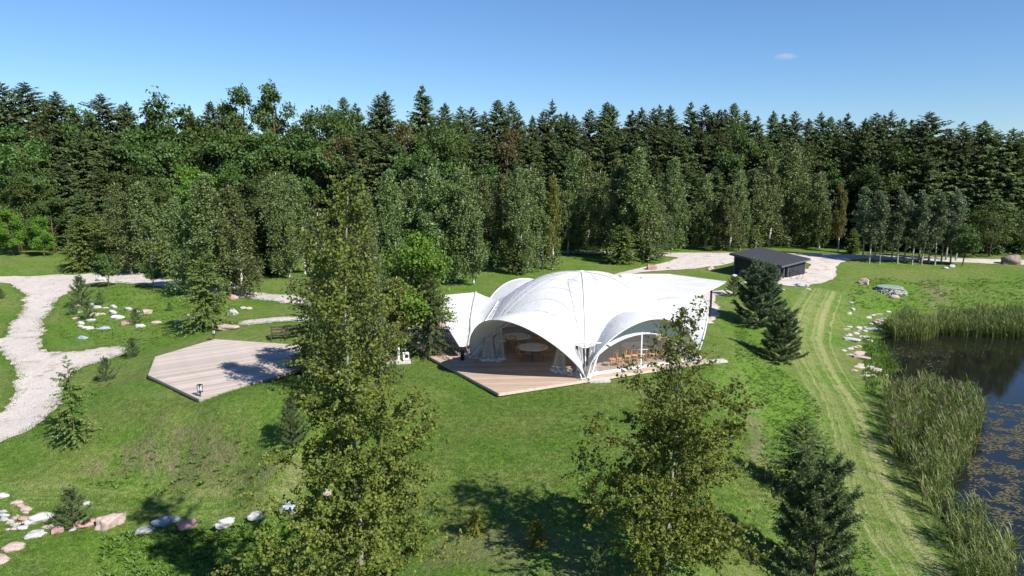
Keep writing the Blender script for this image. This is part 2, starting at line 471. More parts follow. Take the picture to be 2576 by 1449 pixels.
def inpoly(x, y, poly):
    P = np.asarray(poly)[:, :2]
    ins = np.zeros(np.shape(x), bool)
    for (x1, y1), (x2, y2) in zip(P, np.roll(P, -1, 0)):
        c = ((y1 > y) != (y2 > y)) & (x < (x2 - x1) * (y - y1) / (y2 - y1 + 1e-12) + x1)
        ins ^= c
    return ins
def gpoly(pts): return np.array([G(*p) for p in pts])
def polydist(x, y, line):
    """distance to a polyline and signed lateral offset"""
    best = np.full(np.shape(x), 1e9); lat = np.zeros(np.shape(x))
    for (x1, y1), (x2, y2) in zip(line[:-1], line[1:]):
        dx, dy = x2 - x1, y2 - y1
        L2 = dx * dx + dy * dy
        t = np.clip(((x - x1) * dx + (y - y1) * dy) / L2, 0, 1)
        ex, ey = x - x1 - t * dx, y - y1 - t * dy
        d = np.hypot(ex, ey)
        sg = (dx * ey - dy * ex) / math.sqrt(L2)
        m = d < best
        best = np.where(m, d, best); lat = np.where(m, sg, lat)
    return best, lat

TRACK = np.array([G(*p)[:2] for p in [(2075, 735), (2048, 790), (2035, 850), (2065, 930), (2115, 1010), (2150, 1090), (2175, 1180), (2215, 1280), (2270, 1370), (2330, 1449)]])
TRACK = np.concatenate([TRACK, [TRACK[-1] + (TRACK[-1] - TRACK[-2]) * 1.5]])
tdist, tlat = polydist(XX, YY, TRACK)
TRK2 = np.array([G(*p)[:2] for p in [(0, 1270), (60, 1240), (160, 1245), (300, 1262), (450, 1270), (600, 1255), (720, 1215)]])
t2, l2 = polydist(XX, YY, TRK2)
trk = np.maximum(1 - sm((tdist - 1.35) / 0.5), 0.55 * (1 - sm((t2 - .5) / .5)))
lat = np.where(tdist < 3, tlat, l2 + 7)
def region(pts, soft=1.0):
    P = gpoly(pts)
    d, _ = polydist(XX, YY, np.concatenate([P, P[:1]])[:, :2])
    return np.where(inpoly(XX, YY, P), sm(0.5 + d / soft), sm(0.5 - d / soft))
dry = 0.75 * region([(430, 1040), (520, 1075), (610, 1120), (640, 1190), (480, 1215), (330, 1190), (180, 1180), (330, 1110)], 1.6)
dry = np.maximum(dry, 0.6 * region([(640, 1150), (720, 1160), (790, 1180), (740, 1240), (650, 1230)], 1.2))
dry = np.maximum(dry, 0.8 * region([(2310, 700), (2370, 702), (2390, 760), (2330, 770)], 1.6))
dry = np.maximum(dry, 0.7 * region([(1870, 1010), (1905, 1015), (1940, 1120), (1920, 1180), (1880, 1150)], 0.9))
dry = np.maximum(dry, 0.45 * region([(1130, 1330), (1500, 1360), (1500, 1449), (1050, 1449)], 1.6))
dry = np.maximum(dry, 0.4 * region([(0, 1380), (90, 1400), (150, 1449), (0, 1449)], 1.0))
lush = region([(1850, 900), (1960, 930), (2040, 1000), (2090, 1130), (2140, 1300), (2230, 1449), (2120, 1449), (1990, 1250), (1920, 1060)], 1.0)
lush = np.maximum(lush, region([(1850, 800), (1930, 870), (1990, 930), (1940, 900), (1860, 830)], .7))
lush = np.maximum(lush, 0.7 * region([(230, 1340), (740, 1310), (760, 1449), (260, 1449)], 1.0))
lush = np.maximum(lush, 0.7 * region([(2150, 700), (2330, 705), (2330, 780), (2200, 790), (2140, 760)], 1.2))
lush = np.maximum(lush, 0.6 * region([(160, 770), (300, 700), (480, 770), (520, 840), (250, 870), (150, 840)], 1.2))

def lawn_mat():
    m, nt, out = mat('mown_lawn')
    g = N(nt)
    p = g.pos()
    big = g.noise(0.16, 4, 0.6, p)
    mid = g.noise(0.9, 4, 0.6, p)
    fine = g.noise(7.0, 4, 0.7, p)
    vfine = g.noise(26.0, 3, 0.7, p)
    c = g.mix(g.ramp(fine, 0.3, 0.7), (0.050, 0.112, 0.010), (0.118, 0.210, 0.026))
    c = g.mix(g.math('MULTIPLY', g.ramp(g.math('ADD', big, g.math('MULTIPLY', mid, 0.35)), 0.52, 0.82), 0.8), c, (0.165, 0.185, 0.055))
    c = g.mix(g.math('MULTIPLY', g.ramp(mid, 0.52, 0.75), 0.45), c, (0.046, 0.118, 0.009))
    tuft = g.noise(3.2, 3, 0.65, p)
    c = g.hsv(c, g.ramp(tuft, 0.3, 0.7, 0.512, 0.488), 1.0, g.ramp(tuft, 0.25, 0.75, 0.70, 1.28))
    wv = g.new('TexWave'); wv.wave_type = 'BANDS'; wv.bands_direction = 'DIAGONAL'
    wv.inputs['Scale'].default_value = 0.22; wv.inputs['Distortion'].default_value = 2.0; wv.inputs['Detail'].default_value = 1.0
    g.set(wv.inputs['Vector'], p)
    c = g.mix(g.math('MULTIPLY', wv.outputs['Fac'], 0.26), c, (0.140, 0.215, 0.042))
    lushm = g.math('MULTIPLY', g.attr('lush'), g.ramp(mid, 0.25, 0.6, 0.55, 1.0))
    c = g.mix(g.math('MULTIPLY', lushm, 0.8), c, g.mix(g.ramp(fine, 0.35, 0.65), (0.062, 0.145, 0.012), (0.135, 0.235, 0.026)))
    # clippings and wheel lines along the mown track
    latv = g.attr('lat')
    comb = g.new('CombineXYZ'); g.set(comb.inputs[0], g.math('MULTIPLY_ADD', mid, 0.9, g.math('MULTIPLY', latv, 1.7)))
    ln = g.noise(1.0, 3, 0.7, comb.outputs[0])
    tk = g.math('MULTIPLY', g.attr('trk'), g.ramp(g.math('ADD', ln, g.math('MULTIPLY', mid, 0.2)), 0.54, 0.68))
    c = g.mix(g.math('MULTIPLY', tk, 0.85), c, g.mix(g.ramp(fine, .35, .65), (0.22, 0.25, 0.085), (0.32, 0.32, 0.14)))
    c = g.mix(g.math('MULTIPLY', g.attr('trk'), g.ramp(ln, 0.30, 0.40, 0.5, 0.0)), c, (0.11, 0.095, 0.055))
    dm = g.math('MULTIPLY', g.attr('dry'), g.ramp(g.math('ADD', mid, g.math('MULTIPLY', fine, 0.6)), 0.62, 0.92))
    c = g.mix(dm, c, g.mix(g.ramp(fine, 0.4, 0.62), (0.13, 0.100, 0.058), (0.23, 0.185, 0.12)))
    c = g.hsv(c, 0.5, 1.0, g.ramp(vfine, 0.28, 0.72, 0.45, 1.55))
    h = g.math('ADD', fine, g.math('MULTIPLY', vfine, 0.7))
    nt.links.new(g.principled(c, 0.75, 0.15, g.bump(h, 0.9, 0.10)), out.inputs[0])
    return m
M['lawn'] = lawn_mat()
mb = MB()
mb.grid(np.stack([XX, YY, ZZ], -1))
ground = mb.obj('ground', M['lawn'], smooth=True)
for nm, a in (('trk', trk), ('lat', lat), ('dry', dry), ('lush', lush)):
    at = ground.data.attributes.new(nm, 'FLOAT', 'POINT')
    at.data.foreach_set('value', a.astype(np.float32).ravel())
ground.data.flip_normals() if ground.data.polygons[0].normal.z < 0 else None
tag(ground, kind='structure')

def gravel_mat():
    m, nt, out = mat('pale_crushed_gravel')
    g = N(nt)
    p = g.pos()
    vo = g.new('TexVoronoi'); vo.inputs['Scale'].default_value = 16.0; g.set(vo.inputs['Vector'], p)
    a = g.noise(1.1, 5, 0.65, p)
    b = g.noise(0.35, 3, 0.6, p)
    f = g.noise(9.0, 4, 0.75, p)
    c = g.mix(vo.outputs['Color'], (0.40, 0.345, 0.31), (0.64, 0.59, 0.545))
    c = g.mix(g.ramp(f, 0.58, 0.72, 0, 0.75), c, (0.24, 0.20, 0.16))
    c = g.mix(g.ramp(g.math('ADD', a, g.math('MULTIPLY', f, 0.3)), 0.68, 0.86, 0, 0.8), c, (0.16, 0.15, 0.075))
    c = g.mix(g.ramp(b, 0.4, 0.7, 0.0, 0.35), c, (0.40, 0.33, 0.27))
    h = g.math('ADD', vo.outputs['Distance'], f)
    nt.links.new(g.principled(c, 0.9, 0.15, g.bump(h, 0.6, 0.04)), out.inputs[0])
    return m
M['gravel'] = gravel_mat()
def ground_sheet(name, pts, material, lift=0.02, step=0.9, rag=0.11, world=False):
    """a sheet that follows the ground inside a ragged outline"""
    P = np.asarray(pts)[:, :2] if world else gpoly(pts)[:, :2]
    rng = np.random.default_rng(len(P) * 7 + 1)
    out = []
    for a, b in zip(P, np.roll(P, -1, 0)):
        L = np.linalg.norm(b - a)
        n = max(1, int(L / (0.22 if a[1] < 65 else 0.8)))
        t = np.arange(n)[:, None] / n
        out.append(a + (b - a) * t)
    O = np.concatenate(out)
    # round the corners, then roughen
    for _ in range(6): O = (np.roll(O, 1, 0) + O * 2 + np.roll(O, -1, 0)) / 4
    ph = rng.random(6) * 6.28
    wob = sum(np.sin(O * k + ph[i]) * w for i, (k, w) in enumerate([(0.83, .12), (2.3, .09), (6.1, .08)]))[:, ::-1]
    scale = np.clip(O[:, 1:2] / 45, .7, 1.6)
    O = O + (wob + rng.normal(size=O.shape) * 0.5 * rag) * scale * (rag / 0.14)
    x0, y0 = O.min(0); x1, y1 = O.max(0)
    gx, gy = np.meshgrid(np.arange(x0, x1, step), np.arange(y0, y1, step), indexing='ij')
    gx = gx + rng.normal(size=gx.shape) * .05
    k = inpoly(gx, gy, O)
    I = np.stack([gx[k], gy[k]], 1)
    allp = np.concatenate([O, I])
    n = len(O)
    v2, e, f, *_ = delaunay_2d_cdt([Vector(p) for p in allp], [(i, (i + 1) % n) for i in range(n)], [list(range(n))], 1, 1e-4)
    V = np.array([[p.x, p.y] for p in v2])
    V = np.column_stack([V, H(V[:, 0], V[:, 1]) + lift])
    F = np.array([t for t in f if len(t) == 3])
    nz = np.cross(V[F[:, 1]] - V[F[:, 0]], V[F[:, 2]] - V[F[:, 0]])[:, 2]
    F[nz < 0] = F[nz < 0][:, ::-1]
    mb = MB(); mb.add(V, F)
    o = mb.obj(name, material, smooth=True)
    return tag(o, kind='structure'), O
path_outlines = []
for nm, lift, pts in [
    ('gravel_drive', 0.03, [(-60, 693), (181, 690), (252, 688), (355, 687), (445, 683), (540, 695), (640, 735), (745, 744), (900, 752), (900, 775), (745, 765), (640, 755), (560, 738), (445, 725), (355, 717), (290, 709), (226, 710), (194, 717), (174, 733), (145, 756), (126, 785), (110, 810), (105, 843), (113, 878), (145, 888), (194, 886), (258, 875), (322, 868), (318, 889), (290, 897), (226, 917), (194, 933), (160, 975), (149, 1022), (104, 1067), (62, 1091), (0, 1114), (-60, 1140), (-60, 1060), (0, 1040), (13, 1022), (32, 994), (42, 962), (42, 936), (19, 904), (0, 875), (-60, 872), (-60, 857), (0, 856), (13, 843), (32, 817), (48, 788), (61, 762), (58, 736), (32, 714), (0, 709), (-60, 706)]),
    ('gravel_path', 0.03, [(590, 812), (650, 802), (729, 798), (830, 795), (830, 808), (729, 809), (650, 816), (600, 823)]),
    ('gravel_road', 0.05, [(1300, 629), (1348, 631), (1481, 632), (1600, 635), (1730, 637), (1850, 637), (2030, 638), (2130, 640), (2250, 643), (2424, 651), (2576, 655), (2700, 657), (2700, 668), (2576, 668), (2424, 661), (2250, 655), (2140, 652), (2102, 669), (2107, 688), (2081, 712), (2055, 716), (1985, 724), (1940, 716), (1960, 702), (2011, 698), (2030, 683), (2041, 669), (2027, 657), (1960, 655), (1851, 655), (1840, 664), (1795, 671), (1745, 677), (1660, 682), (1597, 687), (1540, 700), (1520, 696), (1597, 678), (1660, 664), (1720, 647), (1600, 643), (1481, 639), (1348, 637), (1300, 636)]),
    ('gravel_path', 0.03, [(1740, 736), (1830, 731), (1850, 738), (1800, 748), (1808, 790), (1800, 815), (1772, 815), (1778, 770), (1765, 748)]),
    ('gravel_road', 0.05, [(40, 601), (260, 601), (260, 608), (40, 609)]),
]:
    o, O = ground_sheet(nm, pts, M['gravel'], lift, rag=.06 if nm == 'gravel_road' else .13)
    path_outlines.append(O)

# pond
def water_mat():
    m, nt, out = mat('dark_pond_water')
    g = N(nt)
    p = g.pos()
    h = g.noise(3.5, 3, 0.6, p)
    n = g.new('BsdfPrincipled')
    n.inputs['Base Color'].default_value = (0.010, 0.011, 0.008, 1)
    n.inputs['Roughness'].default_value = 0.04
    n.inputs['IOR'].default_value = 1.33
    n.inputs['Specular IOR Level'].default_value = 0.5
    g.set(n.inputs['Normal'], g.bump(h, 0.05, 0.02))
    nt.links.new(n.outputs[0], out.inputs[0])
    return m
M['water'] = water_mat()
WZ = -2.5
mb = MB()
mb.add([[14, 10, WZ], [75, 10, WZ], [75, 62, WZ], [14, 62, WZ]], [[0, 1, 2, 3]])
tag(mb.obj('pond_water', M['water']), kind='structure')
# ------------------------------------------------------------------ tree builders (each returns a trunk mesh and a crown mesh)
def spruce_mesh(seed, h=20.0, r=3.1, levels=46, per=7, npt=8, tw=0.62, start=0.05, leaf=None, gap=0.0):
    rng = np.random.default_rng(seed)
    B = levels * per
    t = np.repeat(np.linspace(start, 0.985, levels), per) + rng.normal(size=B) * 0.013
    t = np.clip(t, start, 0.992)
    az = rng.random(B) * 2 * np.pi
    lob = 1 + 0.16 * np.sin(az * 2 + rng.random() * 6) + 0.10 * np.sin(t * 40 + az)
    L = r * 1.22 * (1 - np.exp(-2.6 * (1 - t))) * rng.uniform(0.62, 1.12, B) * lob + 0.04 * r
    keep = rng.random(B) > gap
    t, az, L = t[keep], az[keep], L[keep]
    B = len(t)
    s = np.linspace(0.16, 1.0, npt)[None]
    up = (-0.22 + 0.85 * t)[:, None]
    rad = L[:, None] * s
    dz = L[:, None] * (up * s - 0.42 * s ** 2 + 0.22 * s ** 3)
    ca, sa = np.cos(az)[:, None], np.sin(az)[:, None]
    P = np.stack([rad * ca, rad * sa, (t * h)[:, None] + dz], -1)
    out = np.stack([ca, sa, 0 * ca], -1)
    tan = np.stack([-sa, ca, 0 * ca], -1)
    mb = MB()
    for side in (-1, 1, 0):
        d = out * (0.75 if side else 1.0) + side * tan * rng.uniform(0.5, 1.0, (B, npt, 1))
        d = d + np.array([0, 0, 1.0]) * rng.uniform(-0.95, 0.15, (B, npt, 1))
        ln = tw * rng.uniform(0.55, 1.25, (B, npt)) * np.minimum(0.16 + 1.0 * (L / r)[:, None], 1.05) * (1.15 - 0.45 * s)
        nn = np.array([0, 0, 1.0]) + rng.normal(size=(B, npt, 3)) * 0.55
        tint = np.clip(0.15 + 0.75 * s + rng.normal(size=(B, npt)) * 0.22, 0, 1)
        mb.leaves(P.reshape(-1, 3), d.reshape(-1, 3), nn.reshape(-1, 3), ln.ravel(), ln.ravel() * 0.44, tint.ravel(), 0.05)
    # leader
    k = 10
    c = np.zeros((k, 3)); c[:, 2] = h * np.linspace(.955, .995, k)
    d = rdir(rng, k) * .5 + np.array([0, 0, .8])
    mb.leaves(c, d, rdir(rng, k), tw * .45, tw * .16, 0.7)
    tr = MB()
    z = np.linspace(-0.35, h * .985, 9)
    tr.tube(np.column_stack([0 * z, 0 * z, z]), np.linspace(0.0115 * h, 0.001 * h, 9), 6)
    return tr.mesh('trunk', M['bark'], True), mb.mesh('crown', leaf)

def limb(rng, a, d, L, n=6, sag=0.0, wob=0.08):
    s = np.linspace(0, 1, n)[:, None]
    P = a + d * L * s + np.array([0, 0, 1.0]) * (-sag * L * s ** 2)
    P[1:] += rng.normal(size=(n - 1, 3)) * wob * L * s[1:] * .6
    return P

def broadleaf_mesh(seed, h=18.0, cw=5.0, base=0.22, lobes=9, clumps=95, nleaf=85, lsz=0.34, leaf=None, bark='bark', lean=0.0, crad=0.95, top=1.0):
    rng = np.random.default_rng(seed)
    mb, tr = MB(), MB()
    cz = h * (base + 1) / 2
    hz = h * (1 - base) / 2
    z = np.linspace(-0.35, h * 0.8, 8)
    tr.tube(np.column_stack([lean * (z / h) ** 2 * h * .3 + 0.1 * np.sin(z), 0.1 * np.cos(z * .8), z]), np.linspace(0.017 * h, 0.004 * h, 8), 7)
    LB = []
    for k in range(lobes):
        f = (k + .5) / lobes
        zz = -0.75 + 1.6 * f + rng.normal() * .1
        a = k * 2.4 + rng.normal() * .4
        rr = math.sqrt(max(0.05, 1 - min(1, abs(zz)) ** 2)) * rng.uniform(.45, .8) * (1.15 if zz < .2 else top)
        LB.append((np.array([rr * cw * math.cos(a), rr * cw * math.sin(a), cz + zz * hz * .82]), cw * rng.uniform(.34, .52)))
    for c, rl in LB:
        a = np.array([0, 0, max(h * base * .8, c[2] - rl * 1.6)])
        L = np.linalg.norm(c - a)
        P = limb(rng, a, (c - a) / L, L * 1.05, 6, 0, .06)
        tr.tube(P, np.linspace(0.0065 * h, 0.0018 * h, 6), 5)
    cc, cr = [], []
    for k in range(clumps):
        c, rl = LB[rng.integers(len(LB))]
        d = rdir(rng, 1)[0]
        d[2] = d[2] * .8 + .15
        cc.append(c + d * rl * rng.uniform(.55, 1.05) * np.array([1, 1, .85]))
        cr.append(cw * .13 * rng.uniform(.7, 1.4) * crad)
    cc = np.repeat(np.array(cc), nleaf, 0)
    cr = np.repeat(np.array(cr), nleaf)
    n = len(cc)
    off = rng.normal(size=(n, 3)) * np.array([1, 1, .7]) * cr[:, None] * .75
    c = cc + off
    c[:, 0] += lean * ((c[:, 2] / h) ** 2) * h * .3
    ctr = np.array([0, 0, cz - hz * .2])
    o = c - ctr
    o /= np.linalg.norm(o, axis=1, keepdims=True)
    nn = o * .7 + np.array([0, 0, .5]) + rng.normal(size=(n, 3)) * .55
    tint = np.clip(0.5 + rng.normal(size=n) * .22 + np.repeat(rng.normal(size=clumps) * .14, nleaf), 0, 1)
    ln = lsz * rng.uniform(.6, 1.3, n)
    mb.leaves(c, rdir(rng, n), nn, ln, ln * .75, tint, .06)
    return tr.mesh('trunk', M[bark], True), mb.mesh('crown', leaf)

def birch_mesh(seed, h=12.0, cw=2.1, base=0.2, nb=64, lsz=0.17, leaf=None, wind=0.05, stems=1, dens=1.0, bark='birch_bark', hang=1.0):
    rng = np.random.default_rng(seed)
    mb, tr = MB(), MB()
    for st in range(stems):
        sx, sy = (0, 0) if stems == 1 else rng.normal(size=2) * 0.35
        kx, ky = rng.normal(size=2) * .02 * (1 + stems)
        ph = rng.random(2) * 6
        hh = h * (1 if st == 0 else rng.uniform(.8, .97))
        ax = lambda z: np.stack([sx + kx * z - wind * np.clip(z / h, 0, 2) ** 2.2 * h + .06 * np.sin(z * .9 + ph[0]), sy + ky * z + .06 * np.sin(z * .8 + ph[1]), z], -1)
        z = np.linspace(-.35, hh * .97, 40)
        tr.tube(ax(z), np.linspace(.0105 * h, .0016 * h, 40), 6)
        for k in range(nb // stems):
            t = base + (0.93 - base) * ((k + rng.random()) / (nb // stems)) ** .9
            a0 = ax(np.array([t * hh]))[0]
            u = (t - base) / (1 - base)
            env = math.sin(math.pi * min(1, (u * .80 + .20)) ** .8) ** .7
            L = cw * max(.2, env) * rng.uniform(.65, 1.2)
            az = rng.random() * 6.283
            el = rng.uniform(.35, .95) + .5 * u
            d = np.array([math.cos(az) * math.cos(el), math.sin(az) * math.cos(el), math.sin(el)])
            P = limb(rng, a0, d, L * 1.15, 7, .35, .05)
            P[:, 0] -= wind * 4 * np.linspace(0, 1, 7) ** 2 * L * .35
            tr.mi = 1
            tr.tube(P, np.linspace(.0022 * h, .0005 * h, 7) * (1.2 - .6 * u), 4, cap=False)
            tr.mi = 0
            ns = int(rng.integers(13, 20) * dens)
            for q in range(ns):
                s = rng.uniform(.2, 1)
                i = s * 6; j = min(5, int(i)); p = P[j] + (P[j + 1] - P[j]) * (i - j)
                p = p + rng.normal(size=3) * .14 * cw * .5
                ln = rng.uniform(.3, 1.25) * .1 * h * (.5 + .6 * (1 - u)) * hang
                nl = max(4, int(ln / (lsz * .30)))
                w = np.linspace(0, 1, nl)
                S = p + np.outer(w, np.array([rng.normal() * .12 - wind * 3, rng.normal() * .12, -1.0])) * ln
                S += rng.normal(size=S.shape) * lsz * .45
                dd = rdir(rng, nl) * .8 + np.array([-wind * 4, 0, -.7])
                nn = rdir(rng, nl) + np.array([0, -.1, .35])
                l = lsz * rng.uniform(.6, 1.2, nl)
                mb.leaves(S, dd, nn, l, l * .7, np.clip(.5 + rng.normal(size=nl) * .28 + rng.normal() * .1, 0, 1), .05)
    return tr.mesh('trunk', (M[bark], M['twig']), True), mb.mesh('crown', leaf)

def pine_mesh(seed, h=4.0, r=1.3, whorls=9, per=7, leaf=None, needle=0.13, start=0.05, tuft=15, round_=0.55, dens=1.0):
    rng = np.random.default_rng(seed)
    mb, tr = MB(), MB()
    z = np.linspace(-.25, h * .96, 8)
    tr.tube(np.column_stack([.02 * np.sin(z * 2), .02 * np.cos(z * 2), z]), np.linspace(.016 * h, .004 * h, 8), 6)
    C, D = [], []
    def shoot(P, frm=.25, sp=.075):
        L = np.linalg.norm(np.diff(P, axis=0), axis=1).sum()
        n = max(3, int(L * (1 - frm) / sp * dens))
        s = np.linspace(frm, 1, n) * (len(P) - 1)
        j = np.minimum(len(P) - 2, s.astype(int))
        q = P[j] + (P[j + 1] - P[j]) * (s - j)[:, None]
        d = P[j + 1] - P[j]
        d = d / (np.linalg.norm(d, axis=1, keepdims=True) + 1e-9)
        C.append(q); D.append(d)
    for w in range(whorls):
        t = start + (0.93 - start) * (w / (whorls - 1)) ** .95
        for b in range(per + (w < whorls // 2)):
            az = b * 6.283 / per + w * .7 + rng.normal() * .2
            tt = np.clip(t + rng.normal() * .012, start, .95)
            L = r * (1 - tt) ** round_ * rng.uniform(.75, 1.15) + .04 * h
            el = rng.uniform(.05, .4) + .75 * tt
            d0 = np.array([math.cos(az) * math.cos(el), math.sin(az) * math.cos(el), math.sin(el)])
            s = np.linspace(0, 1, 6)[:, None]
            P = np.array([0, 0, tt * h]) + d0 * L * s + np.array([0, 0, 1.0]) * .33 * L * s ** 2.2
            tr.tube(P, np.linspace(.005 * h, .002 * h, 6), 4, cap=False)
            shoot(P, .3)
            for k in range(int(2 + L * 3.2 * dens)):
                s0 = rng.uniform(.3, .95)
                i = s0 * 5; j = min(4, int(i)); p = P[j] + (P[j + 1] - P[j]) * (i - j)
                az2 = az + rng.choice([-1, 1]) * rng.uniform(.4, 1.0)
                d = np.array([math.cos(az2), math.sin(az2), rng.uniform(.1, .8)]); d /= np.linalg.norm(d)
                l = L * rng.uniform(.2, .42) * (1.15 - .5 * s0)
                Q = p + d * l * s + np.array([0, 0, 1.0]) * .25 * l * s ** 2
                shoot(Q, .15)
    top = np.array([[0, 0, h * .8], [0, 0, h * .9], [0.01, 0, h]])
    shoot(top, .1)
    for k in range(5):
        a = k * 1.256
        shoot(np.array([[0, 0, h * .92], [.03 * h * math.cos(a), .03 * h * math.sin(a), h * .95], [.045 * h * math.cos(a), .045 * h * math.sin(a), h]]), .1)
    C = np.concatenate(C); D = np.concatenate(D)
    n = len(C)
    c = np.repeat(C, tuft, 0); d = np.repeat(D, tuft, 0)
    dd = d * rng.uniform(.3, 1.0, (n * tuft, 1)) + rdir(rng, n * tuft) * .8 + np.array([0, 0, .15])
    L = needle * rng.uniform(.6, 1.2, n * tuft)
    tint = np.clip(np.repeat(.45 + rng.normal(size=n) * .2, tuft) + rng.normal(size=n * tuft) * .15, 0, 1)
    mb.leaves(c, dd, rdir(rng, n * tuft), L, needle * .16, tint)
    return tr.mesh('trunk', M['bark'], True), mb.mesh('crown', leaf)

def aspen_mesh(seed, h, prof, trunk_r, leaf, lsz=0.07, nb=90, nleaf=20000, bend=0.0, bark='aspen_bark', twig=1.0, thin=(1.0, 0.0)):
    """tree seen close by: real branches, twigs and single leaves; prof(u) = crown radius at height fraction u"""
    rng = np.random.default_rng(seed)
    mb, tr = MB(), MB()
    ph = rng.random(2) * 6
    ax = lambda z: np.stack([bend * (z / h) ** 2 + .10 * np.sin(z * .55 + ph[0]), .10 * np.sin(z * .5 + ph[1]), z], -1)
    z = np.linspace(-.4, h * .985, 26)
    tr.tube(ax(z), trunk_r * (1 - .93 * np.clip(z / h, 0, 1) ** .8) + .006, 8)
    C, D, U = [], [], []
    for k in range(nb):
        u = .06 + .92 * ((k + rng.random()) / nb)
        a0 = ax(np.array([u * h]))[0]
        L = prof(u) * (rng.uniform(.35, .75) if rng.random() < .45 else rng.uniform(.85, 1.22))
        az = k * 2.399 + rng.normal() * .35
        el = rng.uniform(.25, .65) + .55 * u
        d = np.array([math.cos(az) * math.cos(el), math.sin(az) * math.cos(el), math.sin(el)])
        n = 8
        s = np.linspace(0, 1, n)[:, None]
        P = a0 + d * (L / max(.35, math.cos(el))) * s * .92 + np.array([0, 0, 1.0]) * (-.20 * L * s ** 2)
        P[1:] += rng.normal(size=(n - 1, 3)) * .035 * L
        tr.mi = 1
        tr.tube(P, np.linspace(trunk_r * .20 * (1.15 - u * .8), .004, n), 5, cap=False)
        tr.mi = 0
        for q in range(int((5 + L * 6) * twig)):
            s0 = rng.uniform(.15, 1.0)
            i = s0 * (n - 1); j = min(n - 2, int(i)); p = P[j] + (P[j + 1] - P[j]) * (i - j)
            dd = d * .75 + rdir(rng, 1)[0] * .8 + np.array([0, 0, .1])
            dd /= np.linalg.norm(dd)
            l = rng.uniform(.25, .75) * (.4 + .32 * L)
            Q = limb(rng, p, dd, l, 5, .15, .06)
            tr.mi = 1
            tr.tube(Q, np.linspace(.006, .002, 5), 3, cap=False)
            tr.mi = 0
            m = max(5, int(l / .020))
            w = rng.uniform(.1, 1.05, m) * 4
            jj = np.minimum(3, w.astype(int))
            C.append(Q[jj] + (Q[jj + 1] - Q[jj]) * (w - jj)[:, None] + rng.normal(size=(m, 3)) * .035)
            D.append(np.repeat(dd[None], m, 0)); U.append(np.full(m, u))
    C, D, U = np.concatenate(C), np.concatenate(D), np.concatenate(U)
    kk = rng.random(len(C)) > np.clip((U - thin[0]) / .12, 0, 1) * thin[1]
    C, D, U = C[kk], D[kk], U[kk]
    if len(C) > nleaf:
        kk = rng.permutation(len(C))[:nleaf]; C, D, U = C[kk], D[kk], U[kk]
    n = len(C)
    dd = D * .3 + rdir(rng, n) * .8 + np.array([0, 0, -.5])
    nn = rdir(rng, n) * .8 + np.array([0.2, -.25, .55])
    L = lsz * rng.uniform(.6, 1.25, n)
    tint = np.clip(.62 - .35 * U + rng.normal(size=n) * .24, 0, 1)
    d_ = dd / np.linalg.norm(dd, axis=1, keepdims=True)
    sx = np.cross(d_, nn); sx /= np.linalg.norm(sx, axis=1, keepdims=True)
    w = (L * .46)[:, None]
    l = L[:, None]
    V = np.stack([C, C + d_ * l * .3 + sx * w, C + d_ * l * .68 + sx * w * .8, C + d_ * l, C + d_ * l * .68 - sx * w * .8, C + d_ * l * .3 - sx * w], 1)
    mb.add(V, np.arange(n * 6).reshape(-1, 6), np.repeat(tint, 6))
    return tr.mesh('trunk', (M[bark], M['twig']), True), mb.mesh('crown', leaf)

def plant(name, meshes, loc, sx, sz, rot, label, cat, group=None):
    """one tree: an empty at the foot, trunk and crown below it"""
    o = thing(name, label, cat, loc, rot, group)
    o.scale = (sx, sx, sz)
    for nm, me in (('trunk', meshes[0]), ('crown', meshes[1])):
        c = bpy.data.objects.new(nm, me)
        link(c, o)
    return o
ORD = ['first', 'second', 'third', 'fourth', 'fifth', 'sixth', 'seventh', 'eighth', 'ninth', 'tenth', 'eleventh', 'twelfth', 'thirteenth', 'fourteenth', 'fifteenth', 'sixteenth', 'seventeenth', 'eighteenth', 'nineteenth', 'twentieth']
def nth(i):
    if i < 20: return ORD[i]
    n = i + 1
    return f"{n}{'th' if 10 < n % 100 < 14 else {1: 'st', 2: 'nd', 3: 'rd'}.get(n % 10, 'th')}"

SPR = [spruce_mesh(100 + k, 20, [4.3, 4.8, 4.0, 5.2, 4.2][k], [54, 52, 56, 50, 42][k], 9, 9, .90, .05, M['spruce'], [0, 0, .05, 0, .3][k]) for k in range(5)]
SPQ = [spruce_mesh(180 + k, 20, 4.3, 30, 6, 6, 1.25, .05, M['spruce']) for k in range(3)]
SPM = [spruce_mesh(130 + k, 8, [2.2, 2.5, 2.0][k], 38, 10, 9, .46, .03, M['spruce_young']) for k in range(3)]
OAK = [broadleaf_mesh(200 + k, 18, [5.2, 4.6, 5.6, 4.2][k], [.15, .2, .12, .2][k], [10, 9, 11, 9][k], 120, 75, .40, M['oak']) for k in range(4)]
BRN = broadleaf_mesh(220, 18, 4.2, .2, 9, 110, 70, .34, M['oak_brown'])
TALL = broadleaf_mesh(230, 24, 4.0, .22, 11, 150, 60, .42, M['oak'], lean=-.16, crad=1.0, top=1.4)
BIR = [birch_mesh(300 + k, 12, [2.2, 2.5, 2.0, 2.3, 2.7][k], [.12, .07, .20, .10, .05][k], 80, .20, M['birch'], [.05, .035, .06, .02, .045][k], 1) for k in range(5)]
BIY = birch_mesh(320, 12, 1.7, .25, 60, .17, M['birch_yellow'], .04, 1)
ASP = [birch_mesh(340 + k, 9, 1.25, .28, 46, .19, M['aspen'], .015, 1, 1.0, 'aspen_bark', .45) for k in range(3)]
MAP = broadleaf_mesh(360, 9, 2.5, .05, 12, 210, 80, .22, M['maple'], crad=1.15)
BUSHY = broadleaf_mesh(365, 9, 4.2, .12, 11, 120, 70, .26, M['oak'], crad=1.0)
